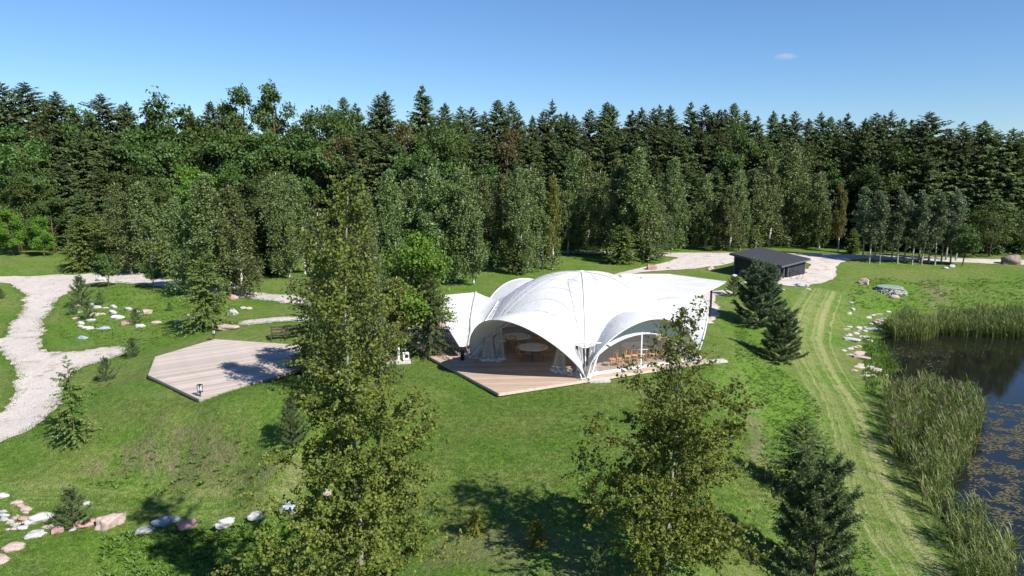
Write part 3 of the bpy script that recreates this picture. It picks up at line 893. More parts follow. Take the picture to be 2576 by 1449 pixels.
SAP = broadleaf_mesh(370, 3.2, 0.95, .18, 8, 60, 60, .13, M['oak'], crad=1.1)

# ---- the forest skyline: spires (px, py, width factor, variant)
SKY_SPRUCE = [(2, 208, 1.2, 1), (61, 208, 1.5, 3), (112, 251, .9, 0), (139, 230, 1.1, 1), (178, 262, 1, 2), (253, 237, 1.3, 3), (304, 262, .9, 0), (318, 257, .9, 2), (477, 269, .7, 2), (528, 255, 1.0, 0), (555, 273, .9, 1),
    (864, 244, .9, 0), (894, 260, .9, 2), (950, 239, .9, 1), (967, 230, .9, 0), (1061, 215, 1.0, 2), (1120, 260, 1.0, 0), (1159, 268, .9, 1), (1187, 269, 1.0, 3), (1219, 280, .8, 2), (1253, 251, 1.1, 0), (1286, 255, .9, 1),
    (1306, 286, .8, 2), (1340, 291, .8, 0), (1367, 280, 1.0, 1), (1389, 251, 1.0, 4), (1411, 286, .8, 2), (1425, 282, .9, 0), (1443, 289, .8, 2), (1485, 275, 1.0, 1), (1527, 257, 1.1, 0), (1539, 264, 1.0, 3), (1590, 277, .9, 2),
    (1615, 271, 1.0, 0), (1644, 273, .9, 1), (1660, 264, .8, 2), (1687, 266, 1.0, 0), (1738, 257, .9, 2), (1775, 264, 1.0, 1), (1795, 282, .8, 2), (1812, 276, .9, 0), (1825, 275, .8, 2), (1848, 259, .9, 0), (1877, 278, .9, 1),
    (1906, 292, .9, 2), (1947, 280, .9, 0), (1972, 287, .9, 2), (2001, 280, .9, 1), (2036, 299, 1.0, 0), (2066, 283, .9, 2), (2091, 293, .9, 0), (2112, 301, .8, 1), (2133, 285, .9, 2), (2177, 298, .9, 0), (2205, 285, 1.1, 1),
    (2226, 290, .9, 2), (2244, 279, 1.2, 4), (2273, 298, .9, 0), (2295, 301, .9, 2), (2311, 305, .8, 1), (2339, 282, 1.4, 3), (2386, 322, 1, 0), (2427, 321, 1.0, 1), (2476, 306, 1.4, 3), (2508, 334, 1.1, 0), (2551, 324, 1.2, 1), (2590, 328, 1.2, 0)]
def grow(px, py, Y, h0, meshes, wf, name, label, cat, group, rot=None):
    p = at_depth(px, py, Y)
    z = float(H(p[0], p[1]))
    hh = p[2] - z
    f = hh / h0
    return plant(name, meshes, (p[0], p[1], z), f * wf, f, random.random() * 6.28 if rot is None else rot, label, cat, group)
for i, (px, py, wf, v) in enumerate(SKY_SPRUCE):
    Y = (122 if px < 1000 else 128 if px < 2150 else 112 if px < 2290 else 101) + random.uniform(-5, 6)
    grow(px, py, Y, 20, SPR[v], wf * .92, 'spruce_tree', f'dark spruce tip on the forest skyline, {nth(i)} spruce tip from the left', 'spruce', 'spruces on the skyline')
SKY_OAK = [(416, 240, 1.15, 0), (372, 262, .9, 1), (452, 268, .8, 3), (201, 254, .8, 1), (818, 242, 1.1, 2), (770, 268, .8, 1), (850, 270, .8, 0), (1085, 275, .9, 2), (1135, 290, .9, 1), (1877, 296, .8, 0), (2153, 304, .7, 3)]
for i, (px, py, wf, v) in enumerate(sorted(SKY_OAK)):
    grow(px, py, 117 + random.uniform(-4, 5), 18, OAK[v], wf * .9, 'oak_tree', f'rounded broadleaf crown reaching the skyline, {nth(i)} such crown from the left', 'tree', 'broadleaf crowns on the skyline')
for i, (px, py) in enumerate([(606, 200), (690, 192)]):
    grow(px, py, 112, 24, TALL, .8, 'tall_oak_tree', ['tall ragged tree leaning left above the skyline, left of the pair', 'tallest ragged tree leaning left above the skyline, right of the pair'][i], 'tree', 'tall leaning trees', rot=[0.2, -.15][i])
# ---- the body of the forest below the skyline
MID = [(40, 300, 'o', 1, 104), (100, 340, 's', 3, 110), (75, 390, 'o', 0, 100), (150, 300, 's', 1, 112), (195, 330, 's', 0, 108), (235, 300, 's', 3, 114), (280, 340, 's', 1, 108), (155, 400, 's', 2, 100), (330, 310, 'o', 3, 110), (395, 300, 'o', 0, 108), (320, 400, 'o', 1, 100), (250, 420, 's', 0, 98), (440, 360, 'o', 2, 106), (365, 430, 'o', 1, 96), (490, 310, 'o', 3, 112), (545, 320, 'o', 0, 110), (480, 410, 'm', 1, 98), (585, 300, 'o', 2, 108), (640, 320, 'o', 1, 106), (700, 330, 'o', 0, 108), (560, 400, 'o', 3, 100), (655, 410, 'o', 2, 98), (745, 330, 'o', 1, 108), (790, 320, 'o', 3, 106), (850, 330, 'b', 0, 106), (905, 320, 's', 1, 108), (880, 390, 's', 2, 100), (950, 330, 's', 0, 110), (985, 340, 's', 3, 108), (1014, 290, 'b', 0, 112), (1040, 330, 'o', 3, 108), (1095, 330, 'o', 0, 106), (1150, 330, 'o', 2, 108), (1200, 330, 's', 0, 108), (1060, 410, 's', 1, 100), (1130, 420, 'o', 1, 98), (1195, 400, 's', 2, 100), (1275, 310, 'b', 0, 108), (1330, 340, 's', 1, 110), (1230, 400, 'o', 3, 100), (1300, 410, 's', 0, 98), (1385, 330, 's', 3, 112), (1420, 360, 's', 0, 106), (1360, 420, 's', 2, 100), (1470, 340, 's', 1, 110), (1520, 330, 's', 3, 110), (1440, 430, 's', 0, 100), (1555, 320, 's', 2, 112), (1600, 330, 's', 0, 110), (1650, 320, 's', 1, 112), (1690, 320, 's', 3, 110), (1650, 400, 's', 0, 104), (1720, 340, 's', 2, 110), (1760, 320, 's', 1, 112), (1810, 330, 's', 3, 112), (1740, 420, 's', 0, 106), (1800, 420, 's', 1, 106), (1860, 320, 'o', 3, 110), (1915, 340, 's', 0, 112), (1850, 420, 's', 2, 106), (1960, 330, 's', 1, 114), (1900, 430, 's', 3, 106), (2010, 340, 's', 0, 114), (2060, 350, 'o', 3, 110), (2110, 340, 's', 1, 114), (2160, 340, 's', 0, 112), (2090, 420, 'o', 1, 106), (2200, 350, 's', 2, 112), (2245, 370, 'o', 0, 110), (2150, 430, 's', 3, 106), (2290, 360, 's', 1, 112), (2210, 440, 's', 0, 106), (2330, 380, 's', 3, 106), (2380, 370, 's', 1, 110), (2310, 450, 's', 0, 104), (2420, 380, 's', 0, 104), (2460, 380, 's', 3, 102), (2500, 390, 's', 1, 104), (2540, 380, 's', 0, 100), (2400, 440, 's', 2, 100), (2450, 450, 's', 1, 98), (2510, 450, 's', 3, 98), (2570, 420, 's', 0, 98), (2600, 380, 's', 3, 100),
    (25, 440, 'o', 3, 96), (120, 470, 'o', 1, 95), (200, 480, 's', 1, 94), (290, 480, 'o', 3, 94), (20, 520, 'm', 0, 92), (100, 540, 'm', 1, 92)]
cnt = {'o': 0, 's': 0, 'b': 0, 'm': 0}
DEFS = {'o': ('oak_tree', 'green broadleaf tree inside the forest below the skyline, {} from the left', 'tree', 'broadleaf trees inside the forest'),
        's': ('spruce_tree', 'dark spruce inside the forest below the skyline, {} from the left', 'spruce', 'spruces inside the forest'),
        'b': ('broadleaf_tree', 'brownish broadleaf tree inside the forest, {} brownish one from the left', 'tree', 'brownish trees inside the forest'),
        'm': ('broadleaf_tree', 'light green tree at the left forest edge, {} one from the left', 'tree', 'light green trees at the forest edge')}
for px, py, k, v, Y in sorted(MID):
    me, h0, wf = {'o': (OAK[v], 18, .95), 's': (SPR[v % 4], 20, 1.12), 'b': (BRN, 18, .95), 'm': (MAP, 9, .9)}[k]
    nm, lb, ct, gr = DEFS[k]
    if px > 2200: Y = max(96, Y - 11)
    grow(px, py, Y, h0, me, wf, nm, lb.format(nth(cnt[k])), ct, gr)
    cnt[k] += 1
# the wood behind and beneath, one mass
fm = MB()
rngf = np.random.default_rng(5)
srcs = []
for me in (SPQ[0][1], SPQ[1][1], SPQ[2][1], OAK[0][1]):
    v = np.empty(len(me.vertices) * 3, np.float32); me.vertices.foreach_get('co', v)
    tn = np.empty(len(me.vertices), np.float32); me.attributes['tint'].data.foreach_get('value', tn)
    srcs.append((v.reshape(-1, 3).astype(float), tn))
for x in np.arange(-125, 128, 4.4):
    for row, (Y, hh) in enumerate(((138, 19.6), (146, 20.3))):
        V, tn = srcs[rngf.integers(4)]
        f = hh * rngf.uniform(.84, 1.06) * (1.0 - .05 * (x > 45)) / (20 if V[:, 2].max() > 18.5 else 18)
        a = rngf.random() * 6.28
        v = V * f * np.array([1.15, 1.15, 1])
        v = np.column_stack([v[:, 0] * math.cos(a) - v[:, 1] * math.sin(a), v[:, 0] * math.sin(a) + v[:, 1] * math.cos(a), v[:, 2]])
        yy = Y + rngf.uniform(-3, 3) - (4 if x < -40 else 0)
        v += np.array([x + rngf.uniform(-2, 2), yy, 0])
        fm.add(v, np.arange(len(v)).reshape(-1, 4), tn)
tag(fm.obj('forest', M['spruce']), 'dark wood of many trees closing the view behind the forest edge', 'forest', kind='stuff')
# undergrowth along the forest edge
um = MB()
n = 16000
x = rngf.uniform(-110, 112, n); y = rngf.uniform(101, 128, n)
z = H(x, y) + rngf.random(n) ** 1.6 * 3.2 * (0.6 + .4 * np.sin(x * .9) * np.sin(y * .7))
L = rngf.uniform(.3, .7, n)
um.leaves(np.column_stack([x, y, z]), rdir(rngf, n), rdir(rngf, n) + np.array([0, -.4, .7]), L, L * .7, rngf.random(n))
tag(um.obj('undergrowth', M['oak']), 'low leafy undergrowth at the foot of the forest', 'undergrowth', kind='stuff')

# ---- birches and other trees standing free in front of the forest: (base px, base py, top py, mesh, h0, width, name, label, category, group)
def stand(bx, by, ty, me, h0, wf, name, label, cat, group=None, rot=None, tx=None):
    p = G(bx, by)
    top = at_depth(bx if tx is None else tx, ty, p[1])
    f = (top[2] - p[2]) / h0
    return plant(name, me, p, f * wf, f, random.random() * .8 - .4 if rot is None else rot, label, cat, group)
BG = 'birches in front of the forest'
birches = [(330, 690, 452, 0), (385, 690, 448, 3), (480, 742, 486, 4), (545, 745, 428, 1), (612, 745, 455, 3), (728, 700, 425, 0), (768, 690, 428, 2), (706, 672, 440, 3), (940, 715, 470, 3), (1000, 712, 418, 1), (1060, 700, 440, 0), (1118, 712, 410, 4), (1145, 709, 440, 2), (1190, 716, 411, 0),
    (1226, 664, 432, 3), (1284, 676, 430, 2), (1311, 688, 414, 1), (1352, 662, 414, 0), (1366, 676, 440, 3), (1430, 640, 474, 3), (1456, 628, 369, 1), (1480, 628, 380, 3), (1525, 640, 423, 0), (1562, 652, 390, 2), (1597, 655, 366, 1), (1620, 658, 440, 3), (1651, 653, 477, 4), (1688, 628, 390, 1),
    (1775, 627, 432, 0), (1837, 631, 460, 3), (1861, 627, 421, 0), (1900, 625, 417, 2), (1936, 622, 389, 3), (1978, 618, 372, 1), (2006, 612, 350, 4), (2060, 625, 425, 0)]
for i, (bx, by, ty, v) in enumerate(sorted(birches)):
    stand(bx, by, ty, BIR[v], 12, [1.2, 1.45, 1.05, 1.35, 1.25, 1.5, 1.1][i % 7], 'birch_tree', f'pale trunked birch before the dark forest, {nth(i)} birch from the left', 'birch', BG)
stand(1389, 678, 427, BIY, 12, .85, 'birch_tree', 'birch with yellowing leaves and a forked white trunk behind the tent', 'birch', BG)
stand(2107, 634, 452, BIY, 12, .9, 'birch_tree', 'yellowish birch with thin trunks right of the dark shed', 'birch', BG)
stand(1246, 640, 463, BRN, 18, .8, 'broadleaf_tree', 'brownish broadleaf tree rising behind the birches above the tent', 'tree')
cops = [2170, 2185, 2199, 2213, 2241, 2257, 2275, 2293, 2311, 2319, 2335, 2350, 2368, 2378, 2391, 2405]
for i, bx in enumerate(cops):
    stand(bx, 655 + (i * 7) % 13, 462 + (i * 11) % 34, ASP[i % 3], 9, 1.25, 'aspen_tree', f'slim aspen in the copse beyond the pond, {nth(i)} trunk from the left', 'aspen', 'aspens of the copse beyond the pond')
stand(2424, 668, 560, SAP, 3.2, 1.1, 'broadleaf_tree', 'small yellowish tree at the right end of the aspen copse', 'tree')
stand(2489, 645, 517, BUSHY, 9, 1.05, 'broadleaf_tree', 'broad spreading green tree right of the copse beyond the gravel road', 'tree')
stand(2585, 640, 540, BUSHY, 9, .8, 'broadleaf_tree', 'green tree cut by the right edge beyond the gravel road', 'tree')
stand(55, 633, 500, BUSHY, 9, .75, 'broadleaf_tree', 'round dark tree on the far left lawn with its trunk showing', 'tree')
stand(100, 606, 488, BUSHY, 9, .8, 'broadleaf_tree', 'leafy tree behind the round dark tree on the far left lawn', 'tree')
for i, (bx, by, ty, v, lb) in enumerate([
    (166, 630, 515, 0, 'dark spruce beside the round tree on the far left lawn'), (217, 682, 540, 1, 'bushy spruce on the far left lawn, left one of the close pair'), (293, 672, 522, 2, 'bushy spruce on the far left lawn, right one of the close pair'),
    (250, 655, 545, 0, 'spruce behind the close pair of spruces on the far left lawn'), (1893, 624, 530, 0, 'small spruce right behind the roof of the dark shed'), (2143, 638, 572, 2, 'small dark spruce left of the aspen copse'),
    (1565, 664, 560, 1, 'low bushy spruce among the birches behind the dome of the tent'), (1300, 690, 610, 0, 'low dark spruce under the birches behind the dome'), (440, 700, 560, 2, 'dark spruce behind the birch group by the left drive'), (660, 690, 520, 0, 'dark spruce behind the birches left of the near tree')]):
    stand(bx, by, ty, SPM[v], 8, 1.05, 'spruce_tree', lb, 'spruce')
stand(1687, 641, 588, SAP, 3.2, 1.0, 'sapling', 'small bright green sapling by the gravel road behind the tent', 'sapling')
stand(1535, 566 + 100, 636, SAP, 3.2, 1.2, 'sapling', 'low green bush on the lawn right behind the dome', 'bush')
stand(271, 722, 632, SAP, 3.2, 1.15, 'oak_tree', 'young oak on the stone mound, left of the two beside the drive', 'tree')
stand(384, 726, 652, SAP, 3.2, 1.05, 'oak_tree', 'young oak on the mound, right of the two beside the drive', 'tree')
# ---- garden conifers
SPN = [spruce_mesh(150 + k, 4.0, [1.15, 1.3][k], 34, 8, 9, .20, .04, M['spruce_young']) for k in range(2)]
SPY = [spruce_mesh(160 + k, 1.8, [.72, .78][k], 26, 8, 8, .13, .03, M['spruce_yellow']) for k in range(2)]
SPD = spruce_mesh(170, 5.0, 1.9, 36, 8, 10, .24, .04, M['spruce'])
SPL = spruce_mesh(171, 4.4, 1.0, 28, 6, 8, .22, .06, M['spruce_young'], .25)
PIN = [pine_mesh(400 + k, 3.0, [1.1, 1.2][k], 8, 7, M['pine'], .13) for k in range(2)]
PIB = pine_mesh(410, 5.0, 1.55, 10, 7, M['pine_blue'], .22, tuft=18, round_=.12, dens=.85)
PIG = pine_mesh(412, 4.0, 1.35, 9, 7, M['pine'], .20, tuft=18, round_=.12, dens=.85)
PIS = [pine_mesh(420 + k, 1.6, .75, 6, 6, M['pine'], .11, tuft=14) for k in range(2)]
stand(522, 830, 636, SPN[0], 4, .95, 'spruce_tree', 'full green spruce on the mound between the drive and the wooden stage', 'spruce')
stand(190, 1115, 893, SPL, 4.4, .9, 'spruce_tree', 'thin olive spruce casting a shadow beside the gravel drive', 'spruce')
stand(735, 1122, 1010, PIN[0], 3.0, .95, 'pine_tree', 'young pine on the lawn in front of the wooden stage', 'pine')
stand(186, 1328, 1236, PIS[0], 1.6, 1.0, 'pine_tree', 'small yellow green pine behind the boulder row at bottom left', 'pine')
stand(1195, 1345, 1277, SPY[0], 1.8, .85, 'spruce_tree', 'small bright yellow green spruce on the front lawn', 'spruce')
stand(1350, 1372, 1303, SPY[1], 1.8, .95, 'spruce_tree', 'small spruce half in shade right of the bright yellow green one', 'spruce')
stand(1485, 1285, 1197, SPN[1], 4, .9, 'spruce_tree', 'small dark spruce in the shade left of the right near tree', 'spruce')
stand(1510, 1470, 1376, PIS[1], 1.6, .8, 'pine_tree', 'young pine cut by the bottom edge left of the right near tree', 'pine')
stand(1910, 822, 692, PIB, 5.0, 1.35, 'pine_tree', 'tall bluish pine between the right sail canopy and the shed', 'pine', tx=1895)
stand(1965, 912, 805, PIG, 4.0, 1.3, 'pine_tree', 'dark bushy pine on the bank above the mown track', 'pine')
stand(2008, 1255, 1048, SPD, 5.0, .95, 'spruce_tree', 'dark layered spruce on the bank near the right bottom', 'spruce')
stand(2045, 1470, 1215, PIG, 4.0, 1.05, 'pine_tree', 'large bushy pine at the right bottom, in front of the layered spruce', 'pine')
for i, (bx, by, ty, lb) in enumerate([
    (206, 770, 702, 'upright small pine at the left tip of the stone mound'), (184, 792, 762, 'low pine at the foot of the upright pine on the stone mound'), (222, 803, 762, 'low bushy pine among the stones, right of the upright pine'),
    (253, 767, 738, 'small brownish pine above the stones of the mound'), (342, 816, 780, 'small pine between the pale stones in the middle of the mound'), (335, 900, 855, 'bright young pine at the end of the gravel spur'),
    (268, 958, 905, 'young pine on the slope below the gravel spur'), (3, 752, 728, 'dark low pine cut by the left edge above the drive'), (427, 782, 763, 'tiny pine on the right part of the stone mound')]):
    stand(bx, by, ty, PIS[i % 2], 1.6, .9, 'pine_tree', lb, 'pine')
stand(1845, 745, 700, PIS[0], 1.6, 1.2, 'pine_tree', 'low shrub like pine right of the right sail canopy', 'pine')
# ---- thicket between stage and tent
stand(1042, 888, 575, MAP, 9, .95, 'maple_tree', 'bright green maple left of the left sail canopy', 'maple')
stand(1088, 898, 690, SPD, 5, .72, 'spruce_tree', 'dark narrow spruce in front of the maple, touching the left sail canopy', 'spruce')
stand(935, 968, 500, BIR[1], 12, .9, 'birch_tree', 'dark drooping birch right behind the left near tree', 'birch')
stand(800, 930, 690, SPN[0], 4, 1.0, 'spruce_tree', 'dark spruce at the right end of the wooden stage', 'spruce')
stand(1000, 908, 690, BIY, 12, 1.6, 'broadleaf_tree', 'yellowing leafy tree between the near tree and the maple', 'tree')
stand(858, 990, 520, BIR[4], 12, 1.0, 'birch_tree', 'grey green birch behind the right end of the wooden stage', 'birch')
stand(950, 800, 545, BIR[0], 12, .9, 'birch_tree', 'birch between the maple and the left near tree', 'birch')

# ---- the two near trees
def prof_left(u):
    return float(np.interp(u, [0, .12, .28, .40, .47, .55, .68, .8, .92, 1], [1.8, 2.45, 2.7, 2.5, 1.8, 1.3, 1.25, 1.0, .55, .12])) * (1 + .22 * math.sin(u * 46) + .12 * math.sin(u * 91 + 1)) * .93
def prof_right(u):
    return float(np.interp(u, [0, .12, .3, .45, .6, .75, .88, 1], [1.6, 2.2, 2.1, 1.85, 1.4, .9, .55, .12])) * (1 + .22 * math.sin(u * 41 + 2) + .12 * math.sin(u * 83))
pL = np.array([-4.2, 17.8, 0]); pL[2] = float(H(pL[0], pL[1]))
topL = at_depth(862, 455, 17.8)[2]
hL = topL - pL[2]
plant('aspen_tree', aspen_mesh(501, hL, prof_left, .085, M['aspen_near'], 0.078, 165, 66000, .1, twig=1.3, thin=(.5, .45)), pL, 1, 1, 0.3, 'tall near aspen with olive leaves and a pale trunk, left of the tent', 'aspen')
pR = np.array([4.35, 18.2, 0]); pR[2] = float(H(pR[0], pR[1]))
topR = at_depth(1682, 775, 18.2)[2]
hR = topR - pR[2]
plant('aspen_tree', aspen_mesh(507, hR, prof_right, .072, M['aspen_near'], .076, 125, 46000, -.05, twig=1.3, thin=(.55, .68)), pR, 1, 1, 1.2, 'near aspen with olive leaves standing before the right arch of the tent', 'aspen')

# ---- weeds on the slopes, tufts at the path edges
def scatter(polys, per_m2, seed):
    rng = np.random.default_rng(seed)
    X, Yv = [], []
    for pts in polys:
        P = gpoly(pts)
        x0, y0 = P[:, :2].min(0); x1, y1 = P[:, :2].max(0)
        n = int((x1 - x0) * (y1 - y0) * per_m2)
        x = rng.uniform(x0, x1, n); y = rng.uniform(y0, y1, n)
        k = inpoly(x, y, P)
        X.append(x[k]); Yv.append(y[k])
    return np.concatenate(X), np.concatenate(Yv), rng
def clumpy(x, y, s, ph=0.0):
    return .5 + .25 * np.sin(x * s + 1.7 * np.sin(y * s * .8 + ph)) + .25 * np.sin(y * s * 1.3 + 1.3 * np.sin(x * s * 1.1 + ph))
def rosettes(name, x, y, rng, nl, ln, label, material, up=.7, width=.35):
    n = len(x)
    c = np.column_stack([x, y, H(x, y)])
    c = np.repeat(c, nl, 0)
    a = rng.random(n * nl) * 6.283
    d = np.column_stack([np.cos(a), np.sin(a), up * rng.uniform(.4, 1.6, n * nl)])
    L = ln * np.repeat(rng.uniform(.6, 1.3, n), nl) * rng.uniform(.7, 1.2, n * nl)
    c[:, :2] += rng.normal(size=(n * nl, 2)) * ln * .2
    nn = np.column_stack([-np.cos(a) * .5, -np.sin(a) * .5, np.ones(n * nl)])
    mb = MB()
    mb.leaves(c, d, nn, L, L * width, np.clip(np.repeat(rng.normal(size=n) * .2, nl) + .5 + rng.normal(size=n * nl) * .2, 0, 1), .08)
    return tag(mb.obj(name, material), label, 'weeds', kind='stuff')
x, y, rng = scatter([[(300, 1130), (560, 1090), (640, 1130), (690, 1220), (480, 1245), (250, 1230), (180, 1180)]], 15, 1)
k = rng.random(len(x)) < clumpy(x, y, 1.7) ** 2.0
rosettes('dock_weeds', x[k], y[k], rng, 6, .20, 'broad leaved weeds scattered over the dry slope at left', M['weeds'])
x, y, rng = scatter([[(260, 1345), (450, 1330), (650, 1310), (760, 1290), (800, 1460), (250, 1460)]], 55, 2)
k = rng.random(len(x)) < .25 + .75 * clumpy(x, y, 2.3)
rosettes('slope_weeds', x[k], y[k], rng, 5, .21, 'lush weeds below the boulder row at bottom left', M['weeds'])
x, y, rng = scatter([[(1850, 800), (1960, 925), (2050, 1000), (2100, 1130), (2150, 1300), (2230, 1460), (1990, 1460), (1930, 1300), (1900, 1180), (1920, 1060), (1850, 900)]], 48, 3)
k = rng.random(len(x)) < .3 + .7 * clumpy(x, y, 1.9, 1)
rosettes('bank_weeds', x[k], y[k], rng, 5, .13, 'bright green low weeds covering the bank above the mown track', M['weeds'])
x, y, rng = scatter([[(2140, 700), (2330, 705), (2440, 700), (2576, 700), (2576, 765), (2250, 785), (2130, 770)]], 10, 4)
k = rng.random(len(x)) < clumpy(x, y, 1.2, 2)
rosettes('pond_bank_weeds', x[k], y[k], rng, 5, .2, 'green weeds on the slope above the far reeds', M['weeds'])
x, y, rng = scatter([[(150, 770), (300, 705), (480, 770), (520, 840), (250, 872), (140, 845)], [(330, 900), (420, 850), (440, 830), (330, 870), (230, 960), (160, 1080), (200, 1090)]], 22, 6)
k = rng.random(len(x)) < clumpy(x, y, 1.6, 3)
rosettes('mound_weeds', x[k], y[k], rng, 5, .13, 'short weeds on the stone mound and the slope beside the stage', M['weeds'])
# grass blades: the near lawn and the borders of the gravel
def blades(name, x, y, rng, nb, ht, label, spread=.05, material=None):
    n = len(x)
    c = np.repeat(np.column_stack([x, y, H(x, y)]), nb, 0)
    c[:, :2] += rng.normal(size=(n * nb, 2)) * spread
    d = rng.normal(size=(n * nb, 3)) * .45; d[:, 2] = 1
    L = ht * rng.uniform(.5, 1.25, n * nb)
    mb = MB()
    mb.leaves(c, d, rdir(rng, n * nb), L, L * .2, np.clip(np.repeat(.5 + rng.normal(size=n) * .2, nb) + rng.normal(size=n * nb) * .2, 0, 1), .05)
    return tag(mb.obj(name, material or M['grass']), label, 'grass', kind='stuff')
ex, ey = [], []
for O in path_outlines[:2]:
    m = O[:, 1] < 75
    q = np.repeat(O[m], 7, 0)
    q = q + RNG.normal(size=q.shape) * .22
    ex.append(q[:, 0]); ey.append(q[:, 1])
ex = np.concatenate(ex); ey = np.concatenate(ey)
blades('border_grass', ex, ey, RNG, 5, .11, 'ragged grass along the edges of the gravel drive', .08)
x, y, rng = scatter([[(-20, 1130), (200, 1010), (480, 1010), (720, 950), (1080, 910), (1250, 1000), (1740, 930), (1850, 900), (1960, 1460), (-20, 1460)]], 70, 9)
k = rng.random(len(x)) < np.clip(1.35 - (y - 20) / 24, .25, 1)
blades('lawn_grass', x[k], y[k], rng, 5, .085, 'short mown grass of the near lawn', .07)

# ---- reeds, pond edge grass and floating weed
def reeds(name, polys, per, hmin, hmax, label, seed, plume=.0, tint0=.45, gap=0.0):
    x, y, rng = scatter(polys, per, seed)
    if gap:
        k = rng.random(len(x)) > gap * (1 - clumpy(x, y, 2.1, 4)); x, y = x[k], y[k]
    n = len(x)
    z = np.maximum(H(x, y), WZ) - .05
    h = rng.uniform(hmin * .6, hmax, n) * (.55 + .7 * clumpy(x, y, 2.1, 4))
    az = rng.random(n) * 6.283
    lean = rng.uniform(.05, .28, n)
    mb = MB()
    d = np.column_stack([np.cos(az), np.sin(az), np.zeros(n)])
    sd_ = np.column_stack([-np.sin(az), np.cos(az), np.zeros(n)])
    base = np.column_stack([x, y, z])
    w = rng.uniform(.010, .019, n)[:, None]
    tint = np.clip(tint0 + .3 * (clumpy(x, y, .7, 1) - .5) + rng.normal(size=n) * .22, 0, 1)
    lv = []
    for s, ws in ((0, .8), (.4, 1), (.75, .8), (1, .15)):
        c = base + np.array([0, 0, 1.0]) * (h * s)[:, None] + d * (lean * h * s ** 2)[:, None]
        lv += [c - sd_ * w * ws, c + sd_ * w * ws]
    V = np.stack(lv, 1)
    b = np.arange(n)[:, None, None] * 8 + np.array([[0, 1, 3, 2], [2, 3, 5, 4], [4, 5, 7, 6]])[None]
    mb.add(V, b.reshape(-1, 4), np.repeat(tint, 8))
    # side leaves
    for q in range(5):
        s = rng.uniform(.3, 1.0, n)
        c = base + np.array([0, 0, 1.0]) * (h * s)[:, None] + d * (lean * h * s ** 2)[:, None]
        a = rng.random(n) * 6.283
        dd = np.column_stack([np.cos(a) * .6, np.sin(a) * .6, rng.uniform(.2, 1.0, n)])
        mb.leaves(c, dd, np.column_stack([-np.cos(a), -np.sin(a), np.ones(n)]), rng.uniform(.3, .7, n), .036, np.clip(tint + .18 + rng.normal(size=n) * .1, 0, 1), .1)
    o = tag(mb.obj(name, M['reeds']), label, 'reeds', kind='stuff')
    if plume:
        k = rng.random(n) < plume
        pm = MB()
        top = (base + np.array([0, 0, 1.0]) * h[:, None] + d * (lean * h)[:, None])[k]
        for q in range(3):
            a = rng.random(len(top)) * 6.283
            pm.leaves(top - np.array([0, 0, .05]), np.column_stack([np.cos(a) * .5, np.sin(a) * .5, np.ones(len(top))]), rdir(rng, len(top)), rng.uniform(.15, .28, len(top)), .06, rng.random(len(top)))
        tag(pm.obj('reed_plumes', M['plume'], o), kind='stuff')
    return o
reeds('near_reeds', [[(2222, 1000), (2270, 990), (2340, 1005), (2420, 1035), (2470, 1085), (2455, 1160), (2420, 1210), (2390, 1260), (2315, 1240), (2250, 1160), (2225, 1080)]], 62, 1.0, 1.7, 'tall reed bed with brown plumes beside the mown track', 21, .22, .42, 1.0)
reeds('front_reeds', [[(2300, 1225), (2390, 1260), (2430, 1310), (2560, 1430), (2600, 1500), (2430, 1500), (2355, 1340)]], 66, .7, 1.3, 'reeds at the right bottom corner, greener and shorter', 22, .06, .5, 1.0)
reeds('far_reeds', [[(2222, 830), (2270, 815), (2340, 820), (2360, 850), (2330, 866), (2250, 862)]], 60, 1.0, 1.75, 'pale green reed clump at the far corner of the pond', 23, 0, .62)
reeds('far_bank_reeds', [[(2350, 815), (2460, 800), (2600, 800), (2640, 868), (2560, 866), (2470, 862), (2370, 850)]], 45, 1.0, 1.7, 'darker reeds along the far bank of the pond', 24, .1, .3)
x, y, rng = scatter([[(2170, 850), (2215, 855), (2260, 900), (2290, 935), (2230, 945), (2195, 1000), (2175, 960)]], 60, 25)
k = rng.random(len(x)) < .2 + .8 * clumpy(x, y, 1.5)
o = blades('shore_grass', x[k], y[k], rng, 4, .26, 'yellow green sedge at the stony pond edge', .1)
x, y, rng = scatter([[(2235, 880), (2330, 885), (2400, 905), (2380, 960), (2290, 930), (2235, 935)]], 26, 26)
k = (rng.random(len(x)) < clumpy(x, y, 2.2) ** 2)
xx_, yy_ = x[k], y[k]
x, y, rng = scatter([[(2475, 1040), (2600, 1060), (2640, 1460), (2560, 1400), (2440, 1260), (2430, 1180)]], 160, 27)
k = rng.random(len(x)) < np.clip(clumpy(x, y, 1.3, 5) * clumpy(x, y, 3.7, 2) * 3.2 - .45, 0, 1)
fx, fy = np.concatenate([xx_, x[k]]), np.concatenate([yy_, y[k]])
n = len(fx)
pm = MB()
a = rng.random(n) * 6.283
rr = rng.uniform(.03, .085, n)
ang = a[:, None] + np.arange(5)[None] * 1.2566
V = np.stack([fx[:, None] + rr[:, None] * np.cos(ang), fy[:, None] + rr[:, None] * np.sin(ang) * rng.uniform(.6, 1, (n, 1)), np.full((n, 5), WZ + .006) + rng.random((n, 5)) * .006], -1)
pm.add(V, np.arange(n * 5).reshape(-1, 5), np.repeat(rng.random(n), 5))
tag(pm.obj('floating_pondweed', M['pondweed']), 'brownish mats of pondweed floating on the water', 'pondweed', kind='stuff')

